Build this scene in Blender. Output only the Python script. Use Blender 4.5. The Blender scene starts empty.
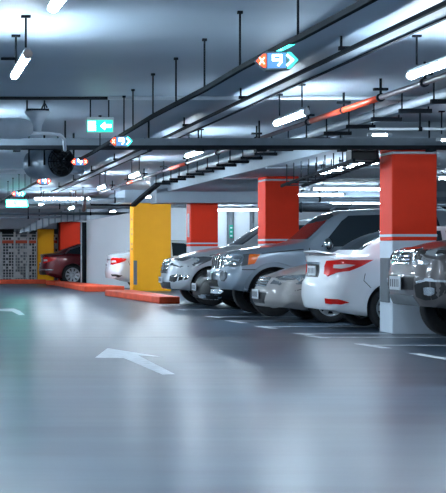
import bpy, bmesh, math, random
from mathutils import Vector, Matrix
from mathutils.bvhtree import BVHTree
random.seed(7)
PI = math.pi
SC = bpy.context.scene
COL = SC.collection
F, VPX, VPY, CH = 1640.0, -75.0, 252.0, 1.1   # focal length in pixels, vanishing point, camera height

def P(px, py, d):
    """World point at depth d seen at a pixel of the photograph."""
    return Vector(((px - VPX) * d / F, d, CH + (VPY - py) * d / F))
def PX(px, d): return (px - VPX) * d / F
def PZ(py, d): return CH + (VPY - py) * d / F

# ------------------------------------------------------------------ materials
def mat(name, col, rough=0.5, metal=0.0, emit=None, strength=0.0, coat=0.0, noise=0.0, nscale=6.0, trans=0.0, rnoise=0.0, bump=0.0, ior=1.45, spec=0.5):
    m = bpy.data.materials.new(name); m.use_nodes = True
    nt = m.node_tree; b = nt.nodes['Principled BSDF']
    b.inputs['Base Color'].default_value = (*col, 1)
    b.inputs['Roughness'].default_value = rough
    b.inputs['Metallic'].default_value = metal
    b.inputs['Coat Weight'].default_value = coat
    b.inputs['Coat Roughness'].default_value = 0.04
    b.inputs['Transmission Weight'].default_value = trans
    b.inputs['IOR'].default_value = ior
    b.inputs['Specular IOR Level'].default_value = spec
    if emit:
        b.inputs['Emission Color'].default_value = (*emit, 1)
        b.inputs['Emission Strength'].default_value = strength
    if noise or rnoise or bump:
        tc = nt.nodes.new('ShaderNodeTexCoord')
        n = nt.nodes.new('ShaderNodeTexNoise'); n.inputs['Scale'].default_value = nscale
        n.inputs['Detail'].default_value = 6; n.inputs['Roughness'].default_value = 0.6
        nt.links.new(tc.outputs['Object'], n.inputs['Vector'])
        if noise:
            r = nt.nodes.new('ShaderNodeValToRGB')
            lo = [max(0, c * (1 - noise)) for c in col]; hi = [min(1, c * (1 + noise)) for c in col]
            r.color_ramp.elements[0].color = (*lo, 1); r.color_ramp.elements[1].color = (*hi, 1)
            r.color_ramp.elements[0].position = 0.3; r.color_ramp.elements[1].position = 0.7
            nt.links.new(n.outputs['Fac'], r.inputs['Fac']); nt.links.new(r.outputs['Color'], b.inputs['Base Color'])
        if rnoise:
            mr = nt.nodes.new('ShaderNodeMapRange')
            mr.inputs['From Min'].default_value = 0.3; mr.inputs['From Max'].default_value = 0.7
            mr.inputs['To Min'].default_value = max(0.02, rough - rnoise); mr.inputs['To Max'].default_value = rough + rnoise
            nt.links.new(n.outputs['Fac'], mr.inputs['Value']); nt.links.new(mr.outputs['Result'], b.inputs['Roughness'])
        if bump:
            bp = nt.nodes.new('ShaderNodeBump'); bp.inputs['Strength'].default_value = bump; bp.inputs['Distance'].default_value = 0.01
            nt.links.new(n.outputs['Fac'], bp.inputs['Height']); nt.links.new(bp.outputs['Normal'], b.inputs['Normal'])
    return m

M = {}
M['ceiling'] = mat('ceiling_paint', (0.35, 0.43, 0.51), 0.5, noise=0.06, nscale=0.7)
M['soffit'] = mat('soffit_paint', (0.33, 0.40, 0.47), 0.6, noise=0.05, nscale=0.8)
M['wall_white'] = mat('white_wall_paint', (0.80, 0.85, 0.90), 0.6, noise=0.03, nscale=1.0)
M['wall_dark'] = mat('dark_wall_paint', (0.10, 0.115, 0.13), 0.7, noise=0.1, nscale=1.0)
M['wall_grey'] = mat('grey_wall_paint', (0.40, 0.44, 0.50), 0.7, noise=0.08, nscale=1.0)
M['red'] = mat('red_column_paint', (0.95, 0.036, 0.003), 0.6, noise=0.06, nscale=2.5)
M['yellow'] = mat('yellow_column_paint', (1.0, 0.42, 0.0), 0.6, noise=0.05, nscale=2.5)
M['col_white'] = mat('white_column_paint', (0.66, 0.74, 0.83), 0.5, noise=0.04, nscale=2.5)
M['kerb'] = mat('orange_red_kerb_paint', (0.95, 0.10, 0.035), 0.5, noise=0.22, nscale=3)
M['guard'] = mat('grey_rubber_guard', (0.14, 0.16, 0.18), 0.6, noise=0.1)
M['mark'] = mat('road_marking_paint', (0.72, 0.77, 0.82), 0.5, noise=0.18, nscale=9)
M['steel'] = mat('galvanised_steel', (0.24, 0.30, 0.36), 0.42, 0.55, noise=0.12, nscale=5)
M['steel_light'] = mat('pale_galvanised_steel', (0.40, 0.46, 0.53), 0.55, 0.0, noise=0.1, nscale=5)
M['steel_dark'] = mat('dark_steel', (0.012, 0.016, 0.021), 0.8, 0.0, noise=0.15, spec=0.12)
M['channel'] = mat('grey_painted_channel', (0.15, 0.19, 0.23), 0.45, 0.2, noise=0.1)
M['pipe_white'] = mat('white_pipe', (0.62, 0.68, 0.74), 0.4, noise=0.06)
M['pipe_red'] = mat('red_fire_pipe', (0.80, 0.075, 0.025), 0.35, noise=0.08)
M['pipe_red_shaded'] = mat('red_fire_pipe_shaded', (0.17, 0.14, 0.16), 0.3, 0.3, noise=0.1)  # same red pipe where little light falls, shade put into the colour
M['duct'] = mat('sheet_metal_duct', (0.50, 0.56, 0.62), 0.38, 0.45, noise=0.12, nscale=3)
M['housing'] = mat('lamp_housing', (0.42, 0.46, 0.50), 0.45)
M['tube'] = mat('lit_tube', (0.9, 0.95, 1.0), 0.4, emit=(0.71, 0.87, 1.0), strength=135)
M['tube_small'] = mat('lit_tube_in_the_bays', (0.9, 0.95, 1.0), 0.4, emit=(0.71, 0.87, 1.0), strength=42)
M['tube_far'] = mat('lit_tube_far', (0.9, 0.95, 1.0), 0.4, emit=(0.71, 0.87, 1.0), strength=80)
M['cap'] = mat('lamp_end_cap', (0.55, 0.42, 0.38), 0.5)
M['black'] = mat('black_plastic', (0.012, 0.014, 0.017), 0.45)
M['sign_case'] = mat('sign_case_grey', (0.10, 0.13, 0.15), 0.4)
M['sign_face'] = mat('sign_face_blue', (0.03, 0.08, 0.16), 0.3, emit=(0.08, 0.22, 0.50), strength=1.2)
M['led_red'] = mat('led_red', (0.5, 0.02, 0.01), 0.4, emit=(1.0, 0.06, 0.015), strength=3.0)
M['led_pink'] = mat('led_pink', (0.6, 0.3, 0.3), 0.4, emit=(1.0, 0.42, 0.30), strength=4.0)
M['led_white'] = mat('led_white', (0.7, 0.8, 0.9), 0.4, emit=(0.68, 0.86, 1.0), strength=5.0)
M['led_teal'] = mat('led_teal', (0.05, 0.5, 0.5), 0.4, emit=(0.03, 0.75, 0.62), strength=2.2)
M['led_teal_pale'] = mat('led_teal_pale', (0.3, 0.7, 0.7), 0.4, emit=(0.45, 1.0, 0.92), strength=5.0)
M['exit_green'] = mat('exit_green', (0.02, 0.5, 0.4), 0.4, emit=(0.01, 0.46, 0.29), strength=1.5)
M['exit_green_bright'] = mat('exit_green_bright', (0.02, 0.5, 0.4), 0.4, emit=(0.04, 0.9, 0.62), strength=16)
M['exit_white'] = mat('exit_white', (0.8, 0.9, 0.9), 0.4, emit=(0.80, 1.0, 0.96), strength=4.5)
M['sign_green'] = mat('small_green_sign', (0.0, 0.30, 0.20), 0.5)
M['fence'] = mat('fence_metal', (0.85, 0.86, 0.88), 0.5, 0.0, noise=0.1)
M['fence_red'] = mat('fence_red_rail', (0.85, 0.13, 0.06), 0.45)
# cars
def paint(name, col, metal=0.6, rough=0.32): return mat(name, col, rough, metal, coat=0.7)
M['p_bluegrey'] = paint('blue_grey_paint', (0.27, 0.335, 0.40), 0.35, 0.35)
M['p_silver'] = paint('silver_paint', (0.58, 0.62, 0.66), 0.3, 0.35)
M['p_greysilver'] = paint('warm_silver_paint', (0.26, 0.25, 0.25), 0.3, 0.42)
M['p_white'] = paint('white_pearl_paint', (0.80, 0.83, 0.87), 0.0, 0.3)
M['p_black'] = mat('black_car_paint', (0.006, 0.007, 0.009), 0.35, 0.0, coat=0.0, spec=0.18)
M['p_palesilver'] = paint('pale_silver_paint', (0.68, 0.75, 0.81), 0.2)
M['p_wine'] = paint('wine_red_paint', (0.14, 0.006, 0.012), 0.35, 0.22)
M['p_darkgrey'] = paint('dark_grey_paint', (0.11, 0.103, 0.108), 0.4, 0.38)
M['glass'] = mat('dark_car_glass', (0.020, 0.032, 0.042), 0.04, coat=0.0, spec=0.8)
M['lamp'] = mat('clear_headlight_lens', (0.15, 0.17, 0.19), 0.10, 0.3, coat=1.0)
M['lamp_clear'] = mat('bright_headlight_lens', (0.58, 0.62, 0.66), 0.12, 0.6, coat=1.0)
M['lamp_in'] = mat('headlight_reflector', (0.75, 0.80, 0.84), 0.15, 0.9)
M['amber'] = mat('amber_lens', (0.90, 0.17, 0.015), 0.2, coat=0.6)
M['redlens'] = mat('red_lens', (0.62, 0.008, 0.005), 0.2, coat=0.25)
M['clearlens'] = mat('clear_rear_lens', (0.70, 0.66, 0.66), 0.2, coat=0.7)
M['chrome'] = mat('chrome_trim', (0.70, 0.74, 0.78), 0.12, 1.0)
M['trim_black'] = mat('black_trim', (0.010, 0.011, 0.013), 0.5)
M['rubber'] = mat('tyre_rubber', (0.016, 0.018, 0.021), 0.75, noise=0.2, nscale=20)
M['alloy'] = mat('alloy_wheel', (0.52, 0.56, 0.60), 0.3, 0.8)
M['plate'] = mat('number_plate', (0.62, 0.66, 0.70), 0.4)
M['plate_ink'] = mat('number_plate_ink', (0.05, 0.06, 0.08), 0.5)

# floor: sealed concrete, two pours that meet in a joint, cloudy gloss
def floor_material():
    m = bpy.data.materials.new('sealed_concrete_floor'); m.use_nodes = True
    nt = m.node_tree; N = nt.nodes; Lk = nt.links; b = N['Principled BSDF']
    tc = N.new('ShaderNodeTexCoord'); sep = N.new('ShaderNodeSeparateXYZ'); Lk.new(tc.outputs['Object'], sep.inputs[0])
    def noise(scale, detail, sx=1, sy=1):
        mp = N.new('ShaderNodeMapping'); mp.inputs['Scale'].default_value = (sx, sy, 1); Lk.new(tc.outputs['Object'], mp.inputs[0])
        n = N.new('ShaderNodeTexNoise'); n.inputs['Scale'].default_value = scale; n.inputs['Detail'].default_value = detail; n.inputs['Roughness'].default_value = 0.6
        Lk.new(mp.outputs[0], n.inputs['Vector']); return n.outputs['Fac']
    def rng(v, a, c, lo, hi):
        r = N.new('ShaderNodeMapRange'); r.inputs[1].default_value = a; r.inputs[2].default_value = c; r.inputs[3].default_value = lo; r.inputs[4].default_value = hi
        Lk.new(v, r.inputs[0]); return r.outputs[0]
    def math_(op, a, c):
        x = N.new('ShaderNodeMath'); x.operation = op
        for i, v in enumerate((a, c)):
            if isinstance(v, (int, float)): x.inputs[i].default_value = v
            else: Lk.new(v, x.inputs[i])
        return x.outputs[0]
    big = noise(0.35, 2); streak = noise(0.9, 7, 0.30, 1.8); fine = noise(14, 2)
    far = rng(sep.outputs['Y'], 21.15, 21.25, 0, 1)
    t = math_('ADD', math_('MULTIPLY', big, 0.5), math_('MULTIPLY', streak, 0.5))
    ramp = N.new('ShaderNodeValToRGB'); ramp.color_ramp.elements[0].position = 0.40; ramp.color_ramp.elements[1].position = 0.62
    ramp.color_ramp.elements[0].color = (0.022, 0.042, 0.070, 1); ramp.color_ramp.elements[1].color = (0.072, 0.110, 0.155, 1)
    Lk.new(t, ramp.inputs[0]); Lk.new(ramp.outputs[0], b.inputs['Base Color'])
    r = rng(big, 0.3, 0.7, 0.30, 0.35)
    r = math_('ADD', r, math_('MULTIPLY', far, -0.015))
    Lk.new(r, b.inputs['Roughness'])
    b.inputs['Specular IOR Level'].default_value = 0.42
    return m
M['floor'] = floor_material()

# ------------------------------------------------------------------ mesh building
def tag(o, label=None, cat=None, group=None, kind=None):
    if label: o['label'] = label
    if cat: o['category'] = cat
    if group: o['group'] = group
    if kind: o['kind'] = kind
    return o
def empty(name, loc, label, cat, group=None, rz=0.0):
    o = bpy.data.objects.new(name, None); COL.objects.link(o)
    o.location = loc; o.rotation_euler = (0, 0, rz); o.empty_display_size = 0.1
    return tag(o, label, cat, group)

class MB:
    def __init__(s, local=False): s.v = []; s.f = []; s.sm = []; s.local = local
    def add(s, vs, fs, smooth=False):
        k = len(s.v); s.v += [Vector(v) for v in vs]; s.f += [[k + i for i in f] for f in fs]; s.sm += [smooth] * len(fs); return s
    def box(s, x0, x1, y0, y1, z0, z1):
        return s.add([(x0,y0,z0),(x1,y0,z0),(x1,y1,z0),(x0,y1,z0),(x0,y0,z1),(x1,y0,z1),(x1,y1,z1),(x0,y1,z1)],
                     [(0,3,2,1),(4,5,6,7),(0,1,5,4),(1,2,6,5),(2,3,7,6),(3,0,4,7)])
    def prism(s, poly, vec):
        """poly: 3D points of a planar face, extruded by vec"""
        n = len(poly); vec = Vector(vec); a = [Vector(p) for p in poly]
        return s.add(a + [p + vec for p in a], [list(range(n))[::-1], list(range(n, 2*n))] + [(i, (i+1) % n, n + (i+1) % n, n + i) for i in range(n)])
    def rings(s, rings, smooth=True, cap=True, closed=True):
        n = len(rings[0]); vs = [p for r in rings for p in r]; fs = []
        for i in range(len(rings) - 1):
            for j in range(n if closed else n - 1):
                fs.append((i*n + j, i*n + (j+1) % n, (i+1)*n + (j+1) % n, (i+1)*n + j))
        s.add(vs, fs, smooth)
        if cap:
            k = len(s.v) - len(vs)
            s.f += [[k + j for j in range(n)][::-1], [k + (len(rings)-1)*n + j for j in range(n)]]; s.sm += [False, False]
        return s
    def path(s, pts, r, n=10, square=None, smooth=True):
        """tube (or rectangular bar, square=(w,h)) along a polyline"""
        pts = [Vector(p) for p in pts]; rs = []
        for i, p in enumerate(pts):
            d = (pts[min(i+1, len(pts)-1)] - pts[max(i-1, 0)]).normalized()
            up = Vector((0, 0, 1)) if abs(d.z) < 0.95 else Vector((0, 1, 0))
            u = d.cross(up).normalized(); w = u.cross(d).normalized()
            if square: a, b = square; rs.append([p + u*a/2 + w*b/2, p - u*a/2 + w*b/2, p - u*a/2 - w*b/2, p + u*a/2 - w*b/2])
            else: rs.append([p + u*math.cos(2*PI*k/n)*r + w*math.sin(2*PI*k/n)*r for k in range(n)])
        return s.rings(rs, smooth and not square)
    def lathe(s, prof, o, axis, n=24, smooth=True, cap=True):
        """prof: (radius, distance along axis) pairs"""
        o = Vector(o); ax = Vector(axis).normalized(); up = Vector((0,0,1)) if abs(ax.z) < 0.9 else Vector((1,0,0))
        u = ax.cross(up).normalized(); w = ax.cross(u).normalized()
        return s.rings([[o + ax*d + u*math.cos(2*PI*k/n)*max(r, 1e-4) + w*math.sin(2*PI*k/n)*max(r, 1e-4) for k in range(n)] for r, d in prof], smooth, cap)
    def ellipsoid(s, c, rx, ry, rz, n=16, m=10):
        c = Vector(c)
        return s.rings([[c + Vector((rx*math.sin(PI*i/m + 1e-3*(i in (0,)) )*math.cos(2*PI*k/n), ry*math.sin(PI*i/m)*math.sin(2*PI*k/n), rz*math.cos(PI*i/m))) if 0 < i < m else
                         c + Vector((1e-4*math.cos(2*PI*k/n), 1e-4*math.sin(2*PI*k/n), rz*math.cos(PI*i/m))) for k in range(n)] for i in range(m+1)])
    def build(s, name, m, parent=None, bevel=0.0, label=None, segs=2):
        off = parent_world(parent) if (parent and not s.local) else Vector((0, 0, 0))
        me = bpy.data.meshes.new(name); me.from_pydata([tuple(v - off) for v in s.v], [], s.f)
        for p, q in zip(me.polygons, s.sm): p.use_smooth = q
        bm = bmesh.new(); bm.from_mesh(me); bmesh.ops.recalc_face_normals(bm, faces=bm.faces)
        if bevel:
            ed = [e for e in bm.edges if len(e.link_faces) == 2 and e.calc_face_angle(0) > 0.6]
            bmesh.ops.bevel(bm, geom=ed, offset=bevel, segments=segs, affect='EDGES', profile=0.5)
        bm.to_mesh(me); bm.free(); me.materials.append(m)
        o = bpy.data.objects.new(name, me); COL.objects.link(o)
        if parent: o.parent = parent
        if label: o['label'] = label
        return o
def parent_world(o):
    w = Vector((0, 0, 0))
    while o: w = w + o.location; o = o.parent
    return w
def origin_to(o, p):
    """move the origin of a mesh that is one whole thing to its base point"""
    p = Vector(p); o.data.transform(Matrix.Translation(-p)); o.location = p; return o
def kids(o): return [c for c in bpy.data.objects if c.parent == o]
def copy_tree(o, parent=None, label=None, group=None):
    c = o.copy(); COL.objects.link(c)
    if parent: c.parent = parent
    if label: c['label'] = label
    if group: c['group'] = group
    for ch in kids(o): copy_tree(ch, c)
    return c
def struct(o): o['kind'] = 'structure'; return o

# ------------------------------------------------------------------ cars
def curve(pts):
    """monotone cubic through (x, y) points"""
    xs = [p[0] for p in pts]; ys = [p[1] for p in pts]; n = len(xs)
    if n == 1: return lambda x: ys[0]
    d = [(ys[i+1]-ys[i])/(xs[i+1]-xs[i]) for i in range(n-1)]
    m = [d[0]] + [0 if d[i-1]*d[i] <= 0 else 2*d[i-1]*d[i]/(d[i-1]+d[i]) for i in range(1, n-1)] + [d[-1]]
    def f(x):
        if x <= xs[0]: return ys[0]
        if x >= xs[-1]: return ys[-1]
        i = max(k for k in range(n-1) if xs[k] <= x)
        h = xs[i+1]-xs[i]; t = (x-xs[i])/h
        return ys[i]*(2*t**3-3*t*t+1) + h*m[i]*(t**3-2*t*t+t) + ys[i+1]*(3*t*t-2*t**3) + h*m[i+1]*(t**3-t*t)
    return f
def catmull(pts, k):
    out = []
    for i in range(len(pts)-1):
        p0, p1, p2, p3 = (Vector(pts[max(0, min(len(pts)-1, i+j))]) for j in (-1, 0, 1, 2))
        for s in range(k):
            t = s/k
            out.append(0.5*((2*p1) + (p2-p0)*t + (2*p0-5*p1+4*p2-p3)*t*t + (3*p1-p0-3*p2+p3)*t**3))
    out.append(Vector(pts[-1])); return out

class Car:
    """Body lofted from side-view curves. Local axes: x from the nose to the tail, y across, z up; origin on the ground under the nose."""
    def __init__(s, name, label, L, hw, top, belt, roofw, bot, nose, tail, wheels, wr, paint, Rf=0.5, Rr=0.45, nf=2.6, La=1.0, Lb=0.9, arch=0.055, loc=(0,0,0), flip=False, group=None, sharp=0.06):
        s.L, s.hw, s.wheels, s.wr, s.paint = L, hw, wheels, wr, paint
        s.top, s.belt, s.roofw, s.bot = curve(top), curve(belt), curve(roofw), curve(bot)
        s.nose, s.tail = curve(nose), curve(tail)
        s.Rf, s.Rr, s.nf, s.La, s.Lb, s.sharp = Rf, Rr, nf, La, Lb, sharp
        x, y, z = loc
        s.root = empty(name, (x + (L if flip else 0), y, z), label, 'car', group, PI if flip else 0.0)
        s.make_body(arch)
    def warp(s, x, y, z):
        t = min(1.0, abs(y)/s.hw)
        se = 1 - (1 - t**s.nf)**(1/s.nf)
        if x < s.La: x += (s.nose(z) + s.Rf*se) * (1 - x/s.La)
        xr = s.L - x
        if xr < s.Lb: x -= (s.tail(z) + s.Rr*se) * (1 - xr/s.Lb)
        return (x, y, z)
    def section(s, x):
        zb, zt, bl, rw = s.bot(x), s.top(x), s.belt(x), s.roofw(x)
        hw = s.hw; bl = min(bl, zt - 0.02)
        ze = zt - min(s.sharp, 0.5*(zt-bl))
        mid = zb + 0.5*(bl-zb)
        y4 = hw*0.955
        P_ = [(hw*0.90, zb), (hw*0.975, zb+0.07), (hw*0.995, zb+0.3*(bl-zb)), (hw, mid+0.1*(bl-zb)), (hw*0.985, bl-0.07), (y4, bl),
              (y4 + (hw*rw - y4)*0.5, bl + (ze-bl)*0.52), (hw*rw, ze), (hw*rw*0.86, zt - (zt-ze)*0.35), (hw*rw*0.45, zt-0.006), (0, zt)]
        return catmull([(a, b, 0) for a, b in P_], 4)
    def make_body(s, arch):
        N = 84; xs = []
        for i in range(N+1):
            t = i/N; xs.append(s.L*(0.65*t + 0.35*(0.5-0.5*math.cos(PI*t))))
        secs = [s.section(x) for x in xs]; H = len(secs[0])
        ring = lambda i: [s.warp(xs[i], -p[0], p[1]) for p in secs[i]] + [s.warp(xs[i], p[0], p[1]) for p in secs[i][-2::-1]]
        mb = MB(True); n = 2*H-1
        for i in range(N+1): mb.v += [Vector(p) for p in ring(i)]
        idx = lambda i, j: i*n + j
        for i in range(N):
            for j in range(n-1): mb.f.append([idx(i,j), idx(i+1,j), idx(i+1,j+1), idx(i,j+1)])
            mb.f.append([idx(i,n-1), idx(i+1,n-1), idx(i+1,0), idx(i,0)])
        C = 14
        for i in (0, N):
            rows = []
            for j in range(H-1):
                row = [idx(i, j)]
                for c in range(1, C):
                    y = -secs[i][j][0]*math.cos(PI*c/C); k = len(mb.v)
                    mb.v.append(Vector(s.warp(xs[i], y, secs[i][j][1]))); row.append(k)
                row.append(idx(i, n-1-j)); rows.append(row)
            # bottom row shares the underside edge: fan it closed
            for a, b in zip(rows, rows[1:]):
                for c in range(C): mb.f.append([a[c], a[c+1], b[c+1], b[c]])
            apex = idx(i, H-1)
            for c in range(C): mb.f.append([rows[-1][c], rows[-1][c+1], apex])
            mb.f.append(rows[0][::-1])
        mb.sm = [True]*len(mb.f)
        body = mb.build('body', s.paint)
        # wheel wells cut with cylinders whose dark surface lines the well
        for xw in s.wheels:
            for sd in (-1, 1):
                cm = MB(True).lathe([(s.wr+arch, 0), (s.wr+arch, 0.40)], (xw, sd*(s.hw+0.10), s.wr+0.01), (0, -sd, 0), 40, smooth=True)
                c = cm.build('well', M['trim_black'])
                md = body.modifiers.new('b', 'BOOLEAN'); md.operation = 'DIFFERENCE'; md.object = c; md.solver = 'EXACT'; md.material_mode = 'TRANSFER'
        bpy.context.view_layer.update()
        ev = body.evaluated_get(bpy.context.evaluated_depsgraph_get())
        me = bpy.data.meshes.new_from_object(ev)
        cutters = [m_.object for m_ in body.modifiers]; body.modifiers.clear(); old = body.data; body.data = me
        bpy.data.meshes.remove(old)
        for c in cutters: d = c.data; bpy.data.objects.remove(c); bpy.data.meshes.remove(d)
        me.name = 'body'
        for p in me.polygons: p.use_smooth = True
        me.set_sharp_from_angle(angle=math.radians(42))
        body.parent = s.root; s.body = body
        bm = bmesh.new(); bm.from_mesh(me); s.bvh = BVHTree.FromBMesh(bm); bm.free()
    # ---- patches that follow the body surface
    def patch(s, name, pts, m, ray=None, off=0.006, depth=0.02, parent=None, maxlen=0.045, label=None, mirror=True):
        """pts: outline in car space; every vertex is carried onto the body (along ray, else to the nearest point) and raised by off"""
        for sd in ((1, -1) if mirror else (1,)):
            bm = bmesh.new()
            vs = [bm.verts.new((p[0], p[1]*sd, p[2])) for p in pts]
            bm.faces.new(vs); bmesh.ops.triangulate(bm, faces=bm.faces[:])
            for _ in range(6):
                lg = [e for e in bm.edges if e.calc_length() > maxlen]
                if not lg: break
                bmesh.ops.subdivide_edges(bm, edges=lg, cuts=1); bmesh.ops.triangulate(bm, faces=bm.faces[:])
            nrm = {}
            for v in bm.verts:
                h = None
                if ray:
                    r = Vector((ray[0], ray[1]*sd, ray[2])); h = s.bvh.ray_cast(v.co - r*1.5, r)
                if not h or h[0] is None: h = s.bvh.find_nearest(v.co)
                nn = h[1]
                if ray and nn.dot(r) > 0: nn = -nn
                elif not ray and nn.dot(v.co - Vector((s.L/2, 0, 0.7))) < 0: nn = -nn
                nrm[v.index] = None; v.co = h[0] + nn*off; v.normal = nn
            bm.verts.index_update()
            N = {v: v.normal.copy() for v in bm.verts}
            bd = [e for e in bm.edges if e.is_boundary]
            src = {tuple(round(c, 6) for c in v.co): N[v] for v in bm.verts}
            ret = bmesh.ops.extrude_edge_only(bm, edges=bd)
            for g in ret['geom']:
                if isinstance(g, bmesh.types.BMVert):
                    g.co = g.co - src.get(tuple(round(c, 6) for c in g.co), Vector((0,0,0)))*depth
            bmesh.ops.recalc_face_normals(bm, faces=bm.faces)
            me = bpy.data.meshes.new(name); bm.to_mesh(me); bm.free()
            for p in me.polygons: p.use_smooth = True
            me.set_sharp_from_angle(angle=math.radians(50))
            me.materials.append(m)
            o = bpy.data.objects.new(name, me); COL.objects.link(o); o.parent = parent if (parent and not mirror) else s.root
            if label: o['label'] = label
        return o
    def strip(s, name, line, w, m, ray=(0, 1, 0), off=0.004, parent=None, mirror=True):
        """a narrow band of width w along a line on the side (seams, sills, creases)"""
        for sd in ((1, -1) if mirror else (1,)):
            pts = []
            for (a, b) in zip(line, line[1:]):
                a, b = Vector(a), Vector(b); k = max(1, int((b-a).length/0.05))
                pts += [a.lerp(b, i/k) for i in range(k)]
            pts.append(Vector(line[-1])); vs = []
            r = Vector((ray[0], ray[1]*sd, ray[2]))
            for i, p in enumerate(pts):
                d = (pts[min(i+1, len(pts)-1)] - pts[max(0, i-1)]).normalized()
                sdw = d.cross(Vector(ray)).normalized()
                for q in (-0.5, 0.5):
                    v = p + sdw*q*w; v = Vector((v.x, v.y*sd, v.z))
                    h = s.bvh.ray_cast(v - r*1.5, r)
                    if h[0] is None: h = s.bvh.find_nearest(v)
                    nn = h[1] if h[1].dot(r) < 0 else -h[1]
                    vs += [h[0] + nn*off, h[0] - nn*0.006]
            mb = MB(True); fs = []
            for i in range(len(pts)-1):
                a = 4*i; fs += [(a, a+2, a+6, a+4), (a, a+4, a+5, a+1), (a+2, a+3, a+7, a+6)]
            fs += [(0, 1, 3, 2), (4*len(pts)-4, 4*len(pts)-2, 4*len(pts)-1, 4*len(pts)-3)]
            mb.add(vs, fs); o = mb.build(name, m, s.root)
        return o
    def wheel(s, spokes=7, width=0.225, rimr=0.66, style=0, track=0.02):
        for xw in s.wheels:
            for sd in (-1, 1):
                y0 = sd*(s.hw - track); R = s.wr; ax = (0, -sd, 0); o = (xw, y0, R)
                r1 = R*rimr
                ty = MB(True).lathe([(r1, 0.012), (r1+0.02, 0.0), (R*0.93, 0.004), (R*0.985, 0.02), (R, 0.045), (R, width-0.045), (R*0.985, width-0.02), (R*0.93, width-0.004), (r1, width)], o, ax, 44, cap=False).build('wheel', M['rubber'], s.root)
                rm = MB(True)
                rm.lathe([(r1+0.004, 0.006), (r1-0.012, 0.004), (r1-0.022, 0.02), (r1-0.03, 0.10), (r1-0.03, width*0.9)], o, ax, 40, cap=False)
                rm.lathe([(0.075, 0.03), (0.07, 0.016), (0.045, 0.012), (0.0, 0.012)], o, ax, 20, cap=False)
                for k in range(spokes):
                    a = 2*PI*k/spokes
                    for da in ((0.0,) if style == 0 else (-0.13, 0.13)):
                        d = Vector((math.sin(a+da), 0, math.cos(a+da))); t = Vector((d.z, 0, -d.x)); inn = Vector(ax); c = Vector(o)
                        w0, w1 = (0.030, 0.038) if style == 0 else (0.017, 0.02)
                        q = [c + d*0.05 + t*w0 + inn*0.022, c + d*0.05 - t*w0 + inn*0.022, c + d*(r1-0.012) - t*w1 + inn*0.012, c + d*(r1-0.012) + t*w1 + inn*0.012]
                        rm.prism(q, inn*0.035)
                rim = rm.build('rim', M['alloy'], None, label='silver alloy rim'); rim.parent = ty
                dk = MB(True).lathe([(r1-0.032, 0.10), (r1-0.032, 0.115)], o, ax, 32).build('brake_disc', M['trim_black'], None); dk.parent = ty
    def mirror(s, x, z, y=None, m=None, sz=(0.09, 0.12, 0.085)):
        for sd in (-1, 1):
            y = y or s.hw
            b = MB(True); b.ellipsoid((x, sd*(y+0.10), z), *sz, 18, 12)
            b.path([(x+0.01, sd*(y-0.08), z-0.05), (x, sd*(y+0.05), z-0.03)], 0.028, 8)
            o = b.build('side_mirror', m or s.paint, s.root)
            g = MB(True).lathe([(0.0, 0), (0.065, 0.001), (0.065, 0.012)], (x+sz[0]*0.93, sd*(y+0.10), z), (-1, 0, 0), 16).build('mirror_glass', M['glass'], None); g.parent = o
    def handle(s, x, z, m=None):
        for sd in (-1, 1):
            r = Vector((0, -sd, 0)); h = s.bvh.ray_cast(Vector((x, sd*2, z)), r)
            if h[0] is None: continue
            y = h[0].y; y0, y1 = sorted((y - 0.02*sd, y + 0.028*sd))
            MB(True).box(x-0.09, x+0.09, y0, y1, z-0.014, z+0.014).build('door_handle', m or s.paint, s.root, bevel=0.006)
    def plate(s, x, z, w=0.50, h=0.12, tilt=0, y=0, bars=5):
        sgn = -1 if x < s.L/2 else 1
        p = MB(True).box(min(x, x+sgn*0.018), max(x, x+sgn*0.018), y-w/2, y+w/2, z-h/2, z+h/2).build('number_plate', M['plate'], s.root, bevel=0.004)
        for i in range(bars):
            yy = y - w*0.36 + w*0.72*i/(bars-1)
            k = MB(True).box(min(x+sgn*0.018, x+sgn*0.021), max(x+sgn*0.018, x+sgn*0.021), yy-w*0.035, yy+w*0.035, z-h*0.28, z+h*0.28).build('character', M['plate_ink'], None); k.parent = p
    def side(s, pts): return [(x, -s.hw-0.05, z) for x, z in pts]
    def front(s, pts): return [(-0.05, y, z) for y, z in pts]
    def rear(s, pts): return [(s.L+0.05, y, z) for y, z in pts]
    def windows(s, polys, ws, rw, shield_bottom=None):
        for name, pts in polys: s.patch(name, s.side(pts), M['glass'], (0, 1, 0), off=0.004)
        if ws: s.patch('windshield', s.front(ws), M['glass'], (1, 0, 0), off=0.004, mirror=False)
        if rw: s.patch('rear_window', s.rear(rw), M['glass'], (-1, 0, 0), off=0.004, mirror=False)
    def lip(s, xw, w, m, r0=0.0, a0=8, a1=172, name='arch_lip', off=0.018):
        """raised band round a wheel arch"""
        R = s.wr + 0.055 + r0
        line = [(xw - math.cos(math.radians(a))*(R+w/2), -s.hw-0.05, s.wr+0.01 + math.sin(math.radians(a))*(R+w/2)) for a in range(a0, a1+1, 4)]
        s.strip(name, line, w, m, off=off)

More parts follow.
